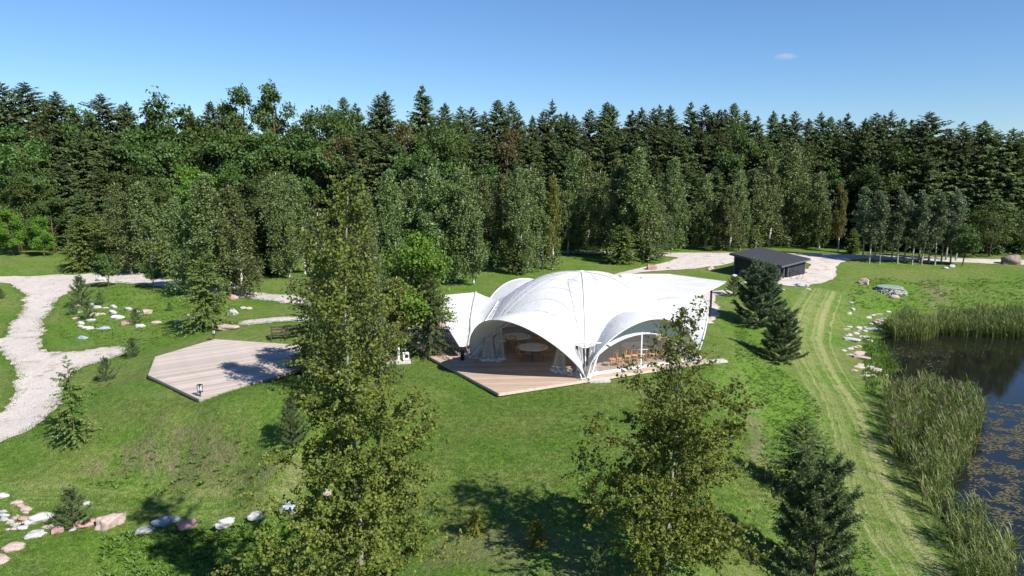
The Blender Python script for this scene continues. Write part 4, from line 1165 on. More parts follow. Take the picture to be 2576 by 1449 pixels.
# ------------------------------------------------------------------ boulders and stones, each its own
def rock_mesh(seed, flat=.6, sharp=.25):
    rng = np.random.default_rng(seed)
    bm = bmesh.new()
    bmesh.ops.create_icosphere(bm, subdivisions=4, radius=1.0)
    dirs = rdir(rng, 9); off = rng.uniform(.55, .95, 9)
    f = rng.normal(size=(5, 3)) * 1.6; ph = rng.random(5) * 6.28
    for v in bm.verts:
        p = np.array(v.co)
        q = p.copy()
        for d, o in zip(dirs, off):
            e = q @ d - o
            if e > 0: q = q - d * e * (.55 + sharp)
        q = q * (1 + .05 * sum(math.sin(float(f[k] @ p) * 2 + ph[k]) for k in range(5)))
        nv = Vector(p) * 1.7 + Vector((seed * 1.3, seed * .7, 0))
        q = q * (1 + .16 * mnoise.noise(nv) + .08 * mnoise.noise(nv * 2.7) + .035 * mnoise.noise(nv * 6.5))
        q[2] = q[2] * flat
        v.co = Vector(q)
    m = bpy.data.meshes.new('boulder')
    bm.to_mesh(m); bm.free()
    for p in m.polygons: p.use_smooth = True
    return m
ROCKS = {(s, t): rock_mesh(600 + s * 10 + t, [.5, .42, .72][t], [.1, .15, .3][t]) for s in range(5) for t in range(3)}
RK = 0
def rock(px, py, wpx, aspect, colour, label, t=0, rot=None, cat='boulder', name='boulder', group=None, ht=1.0, sink=.36):
    """px,py: middle of the stone in view, wpx its width in the view"""
    global RK
    p = G(px, py)
    dist = np.linalg.norm(p - np.array([0, 0, CAMH]))
    w = wpx * dist / FPX * .47
    me = ROCKS[(RK * 3) % 5, t].copy()
    me.materials.clear(); me.materials.append(M[colour])
    o = bpy.data.objects.new(name, me)
    link(o)
    RK += 1
    hz = [.5, .42, .72][t] * w * ht
    o.location = (p[0], p[1], p[2] + hz * (1 - 2 * sink) * .6)
    o.scale = (w * 1.06, w * aspect, w * ht)
    o.rotation_euler = (random.uniform(-.12, .12), random.uniform(-.12, .12), random.uniform(-.5, .5) if rot is None else rot)
    return tag(o, label, cat, group)
ROW = [(101, 1310, 62, .45, 'white', 'long pale pointed boulder leaning right at bottom left', 0, .9), (147, 1338, 32, .9, 'red', 'dark topped pinkish boulder at the foot of the small pine', 2, 0), (88, 1348, 44, .6, 'grey', 'flat grey stone below the long pale boulder', 0, .4),
    (35, 1380, 46, .55, 'pink', 'flat pink stone alone on the grass near the left bottom corner', 1, .3), (2, 1408, 40, .8, 'pink', 'pale pink boulder cut by the left edge at the bottom', 0, 0), (216, 1322, 52, .65, 'red', 'smooth reddish boulder right of the small pine', 0, .5),
    (281, 1321, 70, .55, 'pink', 'large rough pale pink boulder in the bottom left row', 2, .7), (362, 1337, 44, .6, 'grey', 'small grey boulder left of the bluish one in the row', 0, .5), (417, 1316, 58, .6, 'blue', 'bluish rounded boulder in the middle of the row', 0, .4),
    (473, 1322, 52, .6, 'red', 'dusky red boulder right of the bluish one', 0, .7), (573, 1320, 62, .45, 'grey', 'long grey boulder leaning right, in tree shade', 0, .7), (642, 1301, 46, .6, 'grey', 'grey boulder between the long grey one and the oval one', 0, .4),
    (733, 1280, 68, .65, 'blue', 'large oval grey blue boulder partly behind the left near tree', 0, .3), (221, 1268, 22, .6, 'white', 'small white stone behind the small pine', 1, 0), (822, 1240, 36, .7, 'pink', 'pinkish stone glimpsed through the left near tree', 0, 0), (180, 1334, 20, .7, 'grey', 'dull stone half hidden under the small pine', 1, 0)]
for px, py, w, a, c, lb, t, r in ROW: rock(px, py, w, a, c, lb, t, r)
HEAP = [(5, 1251, 34, .9, 'white', 0), (8, 1287, 16, .7, 'grey', 1), (10, 1299, 24, .6, 'grey', 0), (13, 1308, 22, .6, 'grey', 0), (28, 1312, 18, .5, 'white', 0), (38, 1322, 18, .7, 'blue', 1), (42, 1266, 26, .6, 'pink', 0), (52, 1274, 22, .8, 'pink', 0), (66, 1281, 26, .6, 'pink', 0),
    (64, 1291, 18, .4, 'tan', 1), (45, 1299, 14, .5, 'tan', 1), (38, 1305, 18, .7, 'pink', 0), (60, 1308, 30, .6, 'red', 0), (80, 1309, 12, .4, 'tan', 1), (26, 1316, 18, .5, 'tan', 1), (42, 1321, 18, .6, 'tan', 0), (39, 1331, 18, .8, 'tan', 0), (56, 1330, 24, .7, 'white', 0), (20, 1333, 14, .5, 'grey', 1), (122, 1327, 30, .4, 'tan', 1)]
CN = {'white': 'pale', 'grey': 'grey', 'pink': 'pink', 'tan': 'tan', 'red': 'reddish', 'blue': 'bluish', 'dark': 'dark'}
def series(rows, fmt, cat, name, group, sink=.36, ht=1.0):
    seen = {}
    for px, py, w, a, c, t in sorted(rows, key=lambda q: (q[4], q[0])):
        k = seen.get(c, 0); seen[c] = k + 1
        rock(px, py, w, a, c, fmt.format(CN[c], nth(k)), t, None, cat, name, group, ht, sink)
series(HEAP, '{} stone heaped at the left edge, {} of its colour from the left', 'stone', 'fieldstone', 'stones heaped at the left edge')
MOUND = [(222, 758, 22, .4, 'pink', 0), (232, 767, 14, .5, 'white', 1), (196, 772, 18, .4, 'pink', 1), (200, 787, 14, .5, 'white', 1), (246, 775, 22, .4, 'white', 0), (235, 795, 26, .4, 'tan', 0), (257, 791, 18, .4, 'tan', 1), (193, 802, 18, .4, 'pink', 1), (229, 808, 20, .5, 'grey', 0), (203, 816, 24, .6, 'white', 0), (204, 824, 20, .5, 'tan', 0), (222, 827, 26, .6, 'white', 0),
    (246, 829, 14, .5, 'pink', 1), (263, 828, 26, .6, 'blue', 0), (209, 852, 26, .35, 'blue', 1), (267, 776, 14, .6, 'grey', 1), (286, 774, 22, .5, 'white', 0), (284, 788, 24, .5, 'white', 0), (296, 801, 34, .5, 'white', 0), (324, 780, 24, .6, 'white', 0), (344, 785, 14, .6, 'grey', 0), (371, 789, 28, .6, 'pink', 2), (318, 815, 28, .7, 'red', 0), (353, 822, 26, .4, 'white', 0), (392, 813, 24, .5, 'pink', 0), (447, 810, 18, .5, 'tan', 1), (484, 803, 20, .7, 'grey', 0), (473, 794, 14, .6, 'tan', 1), (527, 802, 18, .5, 'pink', 0)]
series(MOUND, '{} stone set in the left mound, {} of its colour from the left', 'stone', 'fieldstone', 'stones set in the left mound', .3, 1.0)
for px, py, w, a, c, lb, t in [(589, 752, 24, .8, 'red', 'upright reddish boulder beside the birches at the drive', 2), (612, 776, 18, .7, 'white', 'pale stone, left of the touching pair near the drive', 0), (626, 777, 20, .7, 'tan', 'pale tan stone, right of the touching pair near the drive', 0), (585, 790, 32, .6, 'white', 'pale pointed stone right of the mound spruce', 2),
    (578, 828, 56, .6, 'pink', 'large flat pink boulder at the end of the small path', 1), (256, 706, 34, .6, 'grey', 'grey boulder behind the left young oak at the drive', 0), (1639, 679, 34, .8, 'red', 'red granite boulder behind the right sail canopy', 2), (1688, 676, 24, .6, 'grey', 'grey white boulder on the strip of lawn behind the canopy', 0), (1787, 679, 22, .7, 'pink', 'pointed pale boulder near the left corner of the shed', 2),
    (2022, 687, 22, .9, 'pink', 'upright pink boulder right of the shed', 2), (2011, 720, 26, .7, 'blue', 'grey striped boulder at the corner of the gravel yard', 0), (2028, 720, 14, .7, 'grey', 'small grey stone touching the grey striped boulder', 0), (2033, 728, 14, .6, 'tan', 'small tan stone in front of the grey striped boulder', 1), (1966, 730, 16, .7, 'pink', 'small pale stone right of the bluish pine', 0), (1855, 712, 20, .8, 'pink', 'pale pink stone at the foot of the shed wall, left', 0), (1873, 712, 14, .8, 'white', 'pale stone at the foot of the shed wall, middle', 0), (1846, 695, 18, .8, 'white', 'rough pale stone at the left corner of the shed', 0),
    (2174, 714, 28, .8, 'pink', 'tall pinkish boulder with a dark top left of the round well cover', 2), (2250, 750, 26, .65, 'pink', 'rounded pink boulder below the round well cover', 0), (2539, 664, 44, .8, 'dark', 'large dark pointed boulder by the road at the right edge', 2), (2378, 676, 16, .6, 'grey', 'low grey stone before the copse, left one of two', 0), (2393, 671, 18, .7, 'white', 'pale stone before the copse, right one of two', 0), (2365, 738, 6, .8, 'white', 'tiny white stone on the dry patch of the far bank', 0), (1260, 896, 8, 1, 'grey', 'small stone on the lawn', 1)][:-1]:
    rock(px, py, w, a, c, lb, t, ht=1.15 if t == 2 else 1.0)
# stones along the pond edge; view z3 (1254 px for 450 photo px)
Z3 = lambda x, y, w: (2076.7 + x * .2293, 639.0 + y * .2293, w * .2293)
POND = [(275, 540, 60, .5, 'grey', 0), (300, 615, 55, .8, 'white', 2), (258, 655, 52, .6, 'white', 2), (683, 640, 65, .45, 'white', 0), (590, 667, 60, .35, 'white', 1), (540, 668, 40, .35, 'tan', 1), (512, 680, 65, .35, 'white', 1), (474, 702, 65, .4, 'white', 1), (635, 717, 70, .35, 'grey', 1), (588, 735, 90, .4, 'pink', 1), (568, 760, 105, .5, 'tan', 0), (492, 774, 66, .45, 'grey', 0),
    (262, 803, 62, .35, 'white', 1), (228, 833, 78, .4, 'pink', 1), (362, 816, 80, .35, 'white', 1), (375, 832, 50, .45, 'pink', 1), (432, 804, 40, .4, 'grey', 1), (352, 853, 66, .4, 'pink', 1), (430, 850, 62, .5, 'tan', 1), (490, 830, 125, .3, 'grey', 1), (580, 833, 70, .45, 'grey', 0), (332, 874, 72, .45, 'white', 0), (270, 885, 58, .4, 'pink', 1), (255, 900, 80, .3, 'white', 1), (393, 917, 78, .45, 'white', 0), (444, 912, 62, .5, 'tan', 0),
    (285, 955, 175, .25, 'grey', 1), (470, 956, 90, .3, 'white', 1), (360, 1017, 72, .5, 'pink', 0), (316, 1030, 85, .35, 'tan', 1), (268, 1046, 75, .35, 'white', 1), (200, 1062, 55, .45, 'white', 0), (420, 1086, 80, .3, 'white', 1), (358, 1105, 150, .3, 'pink', 1), (262, 1112, 85, .35, 'grey', 1), (392, 1152, 175, .28, 'pink', 1), (382, 1224, 90, .3, 'tan', 1), (365, 1248, 120, .3, 'tan', 1), (483, 1250, 95, .35, 'white', 1), (542, 1286, 135, .28, 'tan', 1), (316, 1285, 82, .4, 'pink', 1), (432, 1348, 115, .3, 'tan', 1), (505, 1342, 105, .35, 'white', 1), (640, 1335, 70, .35, 'tan', 1), (460, 1315, 90, .25, 'grey', 1)]
seen = {}
for x, y, w, a, c, t in sorted(POND, key=lambda q: (q[4], q[1])):
    k = seen.get(c, 0); seen[c] = k + 1
    px, py, wp = Z3(x, y, w)
    rock(px, py, wp, max(a * 1.5, .5), c, f'{CN[c]} flat stone at the pond edge, {nth(k)} of its colour from the shed', t, random.uniform(-.25, .25), 'stone', 'shore_stone', 'stones along the pond edge', .9, .25)
for i, (px, py, c) in enumerate([(2228, 1161, 'pink'), (2240, 1166, 'grey')]):
    rock(px, py, 13, .7, c, ['small pink stone at the foot of the near reeds', 'small grey stone at the foot of the near reeds'][i], 1, None, 'stone', 'shore_stone')
# ------------------------------------------------------------------ wooden decks: single boards, clipped to the outline
def clip(poly, n, d):
    out = []
    for a, b in zip(poly, np.roll(poly, -1, 0)):
        ea, eb = a @ n - d, b @ n - d
        if ea <= 0: out.append(a)
        if ea * eb < 0: out.append(a + (b - a) * (ea / (ea - eb)))
    return np.array(out)
def deck(name, label, outline, ztop, direc, material, board=.145, gap=.007, joints=(), skirt=.22):
    P = np.asarray(outline, float)[:, :2]
    A = 0.5 * np.sum(P[:, 0] * np.roll(P[:, 1], -1) - np.roll(P[:, 0], -1) * P[:, 1])
    if A < 0: P = P[::-1]
    c = P.mean(0)
    root = thing(name, label, 'deck', (c[0], c[1], ztop), math.atan2(direc[1], direc[0]))
    d = np.array(direc, float); d /= np.linalg.norm(d)
    s = np.array([-d[1], d[0]])
    L = np.stack([(P - c) @ d, (P - c) @ s], 1)          # local outline
    y = L[:, 1].min()
    k = 0
    while y < L[:, 1].max():
        q = clip(clip(L, np.array([0, 1.0]), y + board - gap), np.array([0, -1.0]), -y)
        if len(q) >= 3:
            xs = sorted([q[:, 0].min() - .1, *[j for j in joints], q[:, 0].max() + .1])
            xs = [x for x in xs if q[:, 0].min() - .11 < x < q[:, 0].max() + .11]
            for x0, x1 in zip(xs[:-1], xs[1:]):
                b = clip(clip(q, np.array([1.0, 0]), x1 - .004), np.array([-1.0, 0]), -x0)
                if len(b) < 3: continue
                dz = random.uniform(-.003, .003)
                n = len(b)
                bc = b.mean(0)
                lo = np.column_stack([b - bc, np.full(n, -.03)]); hi = np.column_stack([b - bc, np.zeros(n)])
                mb = MB()
                mb.add(np.concatenate([lo, hi]), [[i, (i + 1) % n, n + (i + 1) % n, n + i] for i in range(n)])
                mb.f.append(np.array([list(range(n, 2 * n))]))
                o = mb.obj('board', material, root)
                o.location = (bc[0], bc[1], dz)
        y += board
        k += 1
    # joists and fascia
    under = MB()
    n = len(L)
    inset = L * .992
    under.add(np.concatenate([np.column_stack([inset, np.full(n, -skirt - .25)]), np.column_stack([inset, np.full(n, -.036)])]), [[i, (i + 1) % n, n + (i + 1) % n, n + i] for i in range(n)])
    under.f.append(np.array([list(range(n, 2 * n))]))
    under.obj('substructure', M['bench_wood'], root)
    for a, b in zip(L, np.roll(L, -1, 0)):
        e = (b - a) / np.linalg.norm(b - a)
        nrm = np.array([e[1], -e[0]])
        mb = MB()
        mb.bar([*(a + nrm * .018 - e * .0), -.075], [*(b + nrm * .018), -.075], .028, .14)
        mb.obj('fascia_board', M['fascia'], root)
    return root, P
ZD = 0.20
to = [on_plane(1255, 989, ZD), on_plane(1087, 900, ZD), np.array([-7.6, 46.5, 0]), np.array([-7.2, 51.5, 0]), np.array([0, 53.5, 0]), np.array([9.5, 52.5, 0]), on_plane(1782, 908, ZD)]
P0, P4 = to[0], to[-1]
deck('tent_deck', 'brown wooden deck under the white tent with a sunlit front corner', to, ZD, (P4 - P0)[:2] * [1, .15], M['deck'], .15, .008, (-5.2, 3.1))
so = [on_plane(x, y, .12) for x, y in [(503, 1004), (374, 943), (392, 897), (540, 853), (800, 871), (815, 905), (767, 924)]]
dd_ = on_plane(664, 885, .12) - on_plane(387, 926, .12)
deck('stage_deck', 'empty bleached wooden stage, polygonal, on the lawn at left', so, .12, dd_[:2], M['deck_pale'], .145, .007, (2.6,))

# ------------------------------------------------------------------ the white dome tent
CX, CY, TR, ROT, APEX, PN, AIN = 4.254, 43.272, 7.35, -.053, 4.775, 2.267, 1.637
tent = thing('dome_tent', 'large white dome tent with arched openings standing on the brown deck', 'tent', (CX, CY, ZD))
def zdome(r): return (APEX - ZD) * (1 - np.clip(r / TR, 0, 1) ** PN)
FT = np.array([[TR * math.cos(R(-90 + 60 * k) + ROT), TR * math.sin(R(-90 + 60 * k) + ROT), 0] for k in range(6)])
def arch(i, s, lo, hr, e=.4, ez=.467, skew=0.0):
    A, B = FT[i], FT[(i + 1) % 6]
    n = (A + B)[:2] / np.linalg.norm((A + B)[:2])
    ch = A * (1 - s[:, None]) + B * s[:, None]
    inn = ch.copy(); inn[:, :2] -= n * AIN * np.sin(np.pi * s)[:, None]
    inn[:, 2] = zdome(np.linalg.norm(inn[:, :2], axis=1))
    out = ch.copy(); sn = np.sin(np.pi * s)
    out[:, :2] += n * lo * (sn ** e)[:, None]
    out[:, 2] = hr * sn ** ez
    out += (B - A) / np.linalg.norm(B - A) * (skew * sn)[:, None]
    return inn, out, n
VIS = {5: (3.26, 3.32, .73, .625, .62), 0: (.75, 2.95, .55, .50), 1: (1.2, 2.9, .5, .48), 2: (.8, 2.9, .5, .48), 3: (1.5, 3.05, .5, .47), 4: (.9, 2.7, .5, .48)}
SS = np.linspace(0, 1, 41)
for i in range(6):
    inn, out, n = arch(i, SS, *VIS[i])
    A, B = FT[i] * .86, FT[(i + 1) % 6] * .86
    # roof panel from the apex to its arch
    bd = inn.copy()
    for k, s in enumerate(SS):
        if s < .14: f = s / .14; q = inn[np.argmin(abs(SS - .14))]; bd[k] = A * (1 - f) + q * f
        elif s > .86: f = (1 - s) / .14; q = inn[np.argmin(abs(SS - .86))]; bd[k] = B * (1 - f) + q * f
    qv = np.concatenate([np.linspace(0.002, 1, 26)])
    Pn = bd[None] * qv[:, None, None]
    rr = np.linalg.norm(Pn[..., :2], axis=-1)
    Pn[..., 2] = zdome(rr)
    # the cloth hangs a little between the ribs
    mid = np.sin(np.pi * SS)[None] * np.sin(np.pi * qv)[:, None]
    Pn[..., 2] -= .10 * mid - .05 * np.sin(np.pi * SS * 2)[None] ** 2 * np.sin(np.pi * qv)[:, None]
    mb = MB(); mb.grid(Pn)
    mb.obj('roof_panel', M['fabric'], tent, True)
    # visor from the arch to its flared rim
    if i != 4:
        vq = np.linspace(0, 1, 9)
        V = inn[:, None] * (1 - vq)[None, :, None] + out[:, None] * vq[None, :, None]
        V[..., 2] += (.16 * np.sin(np.pi * vq))[None] * np.sin(np.pi * SS)[:, None] + .018 * np.sin(SS * 90)[:, None] * (1 - vq)[None] * np.sin(np.pi * SS)[:, None]
        mb = MB(); mb.grid(V)
        vis = mb.obj('visor', M['fabric'], tent, True)
        mb = MB(); mb.tube(out, .045, 6)
        mb.obj('rim', M['fabric'], vis, True)
        mb = MB(); mb.tube(inn[2:-2] + np.array([0, 0, .012]), .020, 5)
        mb.obj('lacing_seam', M['seam'], vis)
    # lattice arch inside
    a2 = inn.copy(); a2[:, :2] += n * .10; a2[:, 2] -= .10 * np.sin(np.pi * SS)
    b2 = inn.copy(); b2[:, :2] += n * .42; b2[:, 2] -= .22 * np.sin(np.pi * SS)
    a2[:, 2] = np.maximum(a2[:, 2], 0.02); b2[:, 2] = np.maximum(b2[:, 2], .02)
    mb = MB(); mb.tube(a2, .032, 6); mb.tube(b2, .032, 6)
    arch_o = mb.obj('arch_truss', M['white_metal'], tent, True)
    for k in range(1, 40, 2):
        mb = MB(); mb.tube([a2[k], b2[k]], .018, 5)
        mb.obj('rung', M['white_metal'], arch_o)
    # ridge rope and its foot
    rv = np.linspace(.01, .86, 24)
    rp = FT[i][None] * rv[:, None]
    rp[:, 2] = zdome(np.linalg.norm(rp[:, :2], axis=1)) + .012
    mb = MB(); mb.tube(rp, .028, 5)
    mb.obj('ridge_seam', M['seam'], tent)
    mb = MB()
    mb.tube([rp[-1], FT[i] * .985 + np.array([0, 0, .02])], .035, 6)
    for sg in (-1, 1):
        t_ = np.array([-FT[i][1], FT[i][0], 0]) / TR * sg
        mb.tube([rp[-1] * .99 + t_ * .35 + np.array([0, 0, -.05]), FT[i] * .985 + t_ * .06 + np.array([0, 0, .02])], .028, 6)
    mb.obj('foot_mast', M['white_metal'], tent, True)
    mb = MB(); mb.box(FT[i] * .985 + np.array([0, 0, .012]), (.5, .4, .024))
    mb.obj('foot_plate', M['white_metal'], tent)
    # crossing seams of the roof cloth
    for f0, f1 in ((.0, .62), (1.0, .38)):
        w = np.linspace(0, 1, 20)
        sI = f0 + (f1 - f0) * w
        qI = 1.0 - .82 * w
        ii = np.clip(sI * 40, 0, 40); jj = np.minimum(39, ii.astype(int)); fr = (ii - jj)[:, None]
        bp = bd[jj] * (1 - fr) + bd[jj + 1] * fr
        sp = bp * qI[:, None]
        sp[:, 2] = zdome(np.linalg.norm(sp[:, :2], axis=1)) + .004
        m_ = np.sin(np.pi * sI) * np.sin(np.pi * qI)
        sp[:, 2] -= .10 * m_ - .05 * np.sin(np.pi * sI * 2) ** 2 * np.sin(np.pi * qI)
        mb = MB(); mb.tube(sp, .017, 4)
        mb.obj('cloth_seam', M['seam'], tent)
    for qh in (.36, .60, .82):
        sp = bd[1:-1] * qh
        sI = SS[1:-1]
        sp[:, 2] = zdome(np.linalg.norm(sp[:, :2], axis=1)) + .004 - (.10 * np.sin(np.pi * sI) - .05 * np.sin(2 * np.pi * sI) ** 2) * math.sin(math.pi * qh)
        mb = MB(); mb.tube(sp, .010, 4)
        mb.obj('weld_seam', M['seam'], tent)
mb = MB(); mb.lathe([(0, APEX - ZD + .10), (.10, APEX - ZD + .06), (.22, APEX - ZD - .02)], 12)
mb.obj('apex_cap', M['fabric'], tent, True)
# tie bar over the front foot
f0 = FT[0] * .9
tv = np.array([-FT[0][1], FT[0][0], 0]) / TR
mb = MB(); mb.tube([f0 - tv * 1.5 + np.array([0, 0, 1.72]), f0 + tv * 1.5 + np.array([0, 0, 1.72])], .035, 6)
mb.obj('tie_bar', M['white_metal'], tent, True)

def wall(i, name_pane='clear_wall', lo=.55):
    """closed side: clear vinyl in the arch plane, white valance above, white skirt below"""
    A, B = FT[i] * .975, FT[(i + 1) % 6] * .975
    s = np.linspace(.03, .97, 33)
    ch = A * (1 - s[:, None]) + B * s[:, None]
    top = 2.72 * np.sin(np.pi * s) ** .55
    low = np.maximum(top - .80 * np.sin(np.pi * s) ** .6, .12)
    def strip(z0, z1, nz, name, m, wob=.0):
        f = np.linspace(0, 1, nz)
        Pq = ch[:, None] + np.zeros((1, nz, 3))
        Pq[..., 2] = z0[:, None] * (1 - f)[None] + z1[:, None] * f[None]
        nn = (A + B) / np.linalg.norm(A + B)
        Pq += nn * (wob * np.sin(s * 60)[:, None] * (.3 + f[None]))[..., None]
        mb = MB(); mb.grid(Pq)
        return mb.obj(name, m, tent, True)
    strip(np.full(33, .20), low, 5, 'vinyl_pane', M['film'], .01)
    strip(low, top, 5, 'valance', M['fabric'], .015)
    strip(np.full(33, .02), np.full(33, .20), 3, 'skirt', M['fabric'], .02)
    m_ = (A + B) / 2
    mb = MB(); mb.box([m_[0], m_[1], 1.05], (.07, .07, 2.1))
    mb.obj('middle_post', M['white_metal'], tent)
    return ch, low
wall(0)
for i in (1, 2, 3): wall(i)
def bunch(p, ht, rad, seed, drift=(0, 0)):
    """gathered clear curtain with a white hem"""
    rng = np.random.default_rng(seed)
    a = np.linspace(0, 2 * np.pi, 49)
    z = np.linspace(0.03, ht, 12)
    prof = rad * (.35 + .65 * (1 - z / ht) ** 1.3 + .15 * (z / ht) ** 4)
    f = 1 + .28 * np.sin(a * 9 + rng.random() * 6) + .12 * np.sin(a * 5)
    rr = prof[:, None] * f[None]
    Pq = np.stack([p[0] + rr * np.cos(a) + drift[0] * (1 - z / ht)[:, None], p[1] + rr * np.sin(a) * .7 + drift[1] * (1 - z / ht)[:, None], np.repeat(z[:, None], 49, 1)], -1)
    mb = MB(); mb.grid(Pq)
    o = mb.obj('curtain', M['film_bunch'], tent, True)
    hz = np.array([.02, .10, .16])
    rr = (rad * np.array([1.18, 1.1, 1.0]))[:, None] * f[None]
    Pq = np.stack([p[0] + rr * np.cos(a) + drift[0], p[1] + rr * np.sin(a) * .7 + drift[1], np.repeat(hz[:, None], 49, 1) * (1 + .4 * np.sin(a * 7))[None]], -1)
    mb = MB(); mb.grid(Pq)
    mb.obj('hem', M['fabric'], o, True)
d5 = (FT[0] - FT[5]) / np.linalg.norm(FT[0] - FT[5])
bunch(FT[5] + d5 * 0.95 - np.array([FT[5][0], FT[5][1], 0]) * .02, 1.9, .38, 1)
bunch(FT[5] + d5 * 1.75 + np.array([.1, .6, 0]), 2.0, .28, 2)
bunch(FT[0] - d5 * 1.55 + np.array([.1, .45, 0]), 1.7, .34, 3, (-.15, -.1))
bunch(FT[0] * .93 + np.array([.35, .1, 0]), 1.75, .26, 4)
bunch(FT[0] * .93 + np.array([-.28, .1, 0]), 1.75, .22, 5)
bunch(FT[1] * .93 + np.array([-.35, 0, 0]), 1.7, .32, 6)
# white hem lying on the boards
def hem(p, q, name='floor_hem'):
    n = 26
    s = np.linspace(0, 1, n)
    c = p * (1 - s[:, None]) + q * s[:, None]
    dv = (q - p) / np.linalg.norm(q - p); nv = np.array([-dv[1], dv[0], 0])
    cols = []
    for w, zz in ((-.14, .008), (-.05, .06), (.05, .05), (.14, .008)):
        k = c + nv * w * (1 + .5 * np.sin(s * 23))[:, None]
        k[:, 2] = zz * (1 + .5 * np.sin(s * 31 + w * 9))
        cols.append(k)
    mb = MB(); mb.grid(np.stack(cols, 1))
    mb.obj(name, M['fabric'], tent, True)
hem(FT[5] + d5 * .5, FT[5] + d5 * 2.0 + np.array([0, .3, 0]))
hem(FT[0] - d5 * 1.9 + np.array([0, .3, 0]), FT[0] - d5 * .25)

# ------------------------------------------------------------------ sail canopies
def sail(rows, n=10, sag=.05):
    """rows of (px, py, depth) points -> smooth sheet in world space"""
    Rw = [np.array([at_depth(*p) for p in r]) for r in rows]
    P = np.array(Rw)
    def up(Q, m):
        k = np.linspace(0, Q.shape[0] - 1, m); j = np.minimum(Q.shape[0] - 2, k.astype(int)); f = (k - j)
        return Q[j] * (1 - f)[:, None, None] + Q[j + 1] * f[:, None, None]
    P = up(P, n * (len(rows) - 1) + 1)
    P = np.transpose(up(np.transpose(P, (1, 0, 2)), n * (P.shape[1] - 1) + 1), (1, 0, 2))
    a = np.linspace(0, 1, P.shape[0]); b = np.linspace(0, 1, P.shape[1])
    P[..., 2] -= sag * np.sin(np.pi * a)[:, None] * np.sin(np.pi * b)[None]
    return P
ls = thing('sail_canopy', 'white sail canopy sweeping down to a black post at the left of the tent', 'canopy', (-2.84, 39.4, ZD))
def part_world(mb, name, m, parent, smooth=True):
    o = mb.obj(name, m, parent, smooth)
    o.matrix_parent_inverse = Matrix.Translation(-Vector(parent.location))
    return o
Pm = sail([[(1040, 748, 45.6), (1120, 742, 45.4), (1197, 735, 45.4)], [(1088, 775, 43.6), (1140, 770, 43.7), (1190, 768, 43.9)], [(1113, 803, 42.2), (1150, 802, 42.2), (1184, 802, 42.3)], [(1136, 840, 40.9), (1160, 840, 40.8), (1184, 834, 40.8)], [(1156, 872, 39.8), (1166, 873, 39.8), (1177, 871, 39.8)]])
Pm[..., 2] += .025 * np.sin(np.linspace(0, 1, Pm.shape[0]) * 46)[:, None] * np.linspace(.2, 1, Pm.shape[1])[None]
mb = MB(); mb.grid(Pm); part_world(mb, 'membrane', M['fabric'], ls)
mb = MB(); mb.tube(Pm[:, 0], .03, 5); part_world(mb, 'edge_cord', M['seam'], ls)
mb = MB(); mb.tube(Pm[:, -1] + np.array([0, 0, .02]), .07, 5); part_world(mb, 'fold', M['seam'], ls)
a4, _, _n = arch(4, np.linspace(.30, .95, 25), .1, 2.5)
a4 = a4 + np.array([CX, CY, ZD + .03])
fold = Pm[np.linspace(0, Pm.shape[0] * .80, 25).astype(int), -1]
w_ = np.linspace(0, 1, 13)
P2 = fold[:, None] * (1 - w_)[None, :, None] + a4[:, None] * w_[None, :, None]
P2[..., 2] -= .22 * np.sin(np.pi * w_)[None] * np.sin(np.pi * np.linspace(0.1, 1, 25))[:, None]
mb = MB(); mb.grid(P2); part_world(mb, 'link_membrane', M['fabric'], ls)
mb = MB(); mb.tube([[-2.84, 39.5, ZD], [-2.84, 39.5, ZD + .62]], .12, 10); part_world(mb, 'post', M['black_metal'], ls)
mb = MB(); mb.tube([[-2.7, 39.6, ZD + .45], [-2.35, 39.7, ZD + .02]], .03, 6); part_world(mb, 'brace', M['white_metal'], ls)
pb = Pm[0, 0]
mb = MB(); mb.tube([[pb[0], pb[1], 0], [pb[0], pb[1], pb[2]]], .07, 8); part_world(mb, 'rear_post', M['black_metal'], ls)

post1 = G(1788, 798)
rs = thing('sail_canopy', 'flat white sail canopy on black posts at the right of the tent', 'canopy', tuple(post1))
Pr = sail([[(1560, 690, 56), (1685, 690, 57.5), (1828, 709, 54)], [(1570, 710, 53), (1695, 713, 53.2), (1806, 722, 51.8)], [(1600, 731, 50), (1685, 738, 49.4), (1752, 748, 48.8)]], 14, .06)
Pr[..., 2] += (.022 * np.abs(np.sin(np.linspace(0, 1, Pr.shape[0]) * 20)))[:, None]
mb = MB(); mb.grid(Pr); part_world(mb, 'membrane', M['fabric'], rs)
for e in (Pr[0], Pr[-1], Pr[:, -1]):
    mb = MB(); mb.tube(e, .035, 5); part_world(mb, 'edge_hem', M['fabric'], rs)
Pq = sail([[(1752, 746, 48.6), (1690, 736, 47.8), (1625, 727, 47.0)], [(1768, 790, 46), (1720, 785, 45.5), (1670, 775, 45)]], 10, .02)
mb = MB(); mb.grid(Pq); part_world(mb, 'link_membrane', M['fabric'], rs)
for px, py, Y in ((1790, 725, post1[1]), (1766, 735, post1[1] - 1.6), (1700, 700, 56.5), (1612, 698, 55)):
    t_ = at_depth(px, py, Y)
    mb = MB(); mb.box([t_[0], t_[1], (t_[2] + H(t_[0], t_[1])) / 2], (.13, .13, t_[2] - float(H(t_[0], t_[1]))))
    part_world(mb, 'post', M['black_metal'], rs, False)

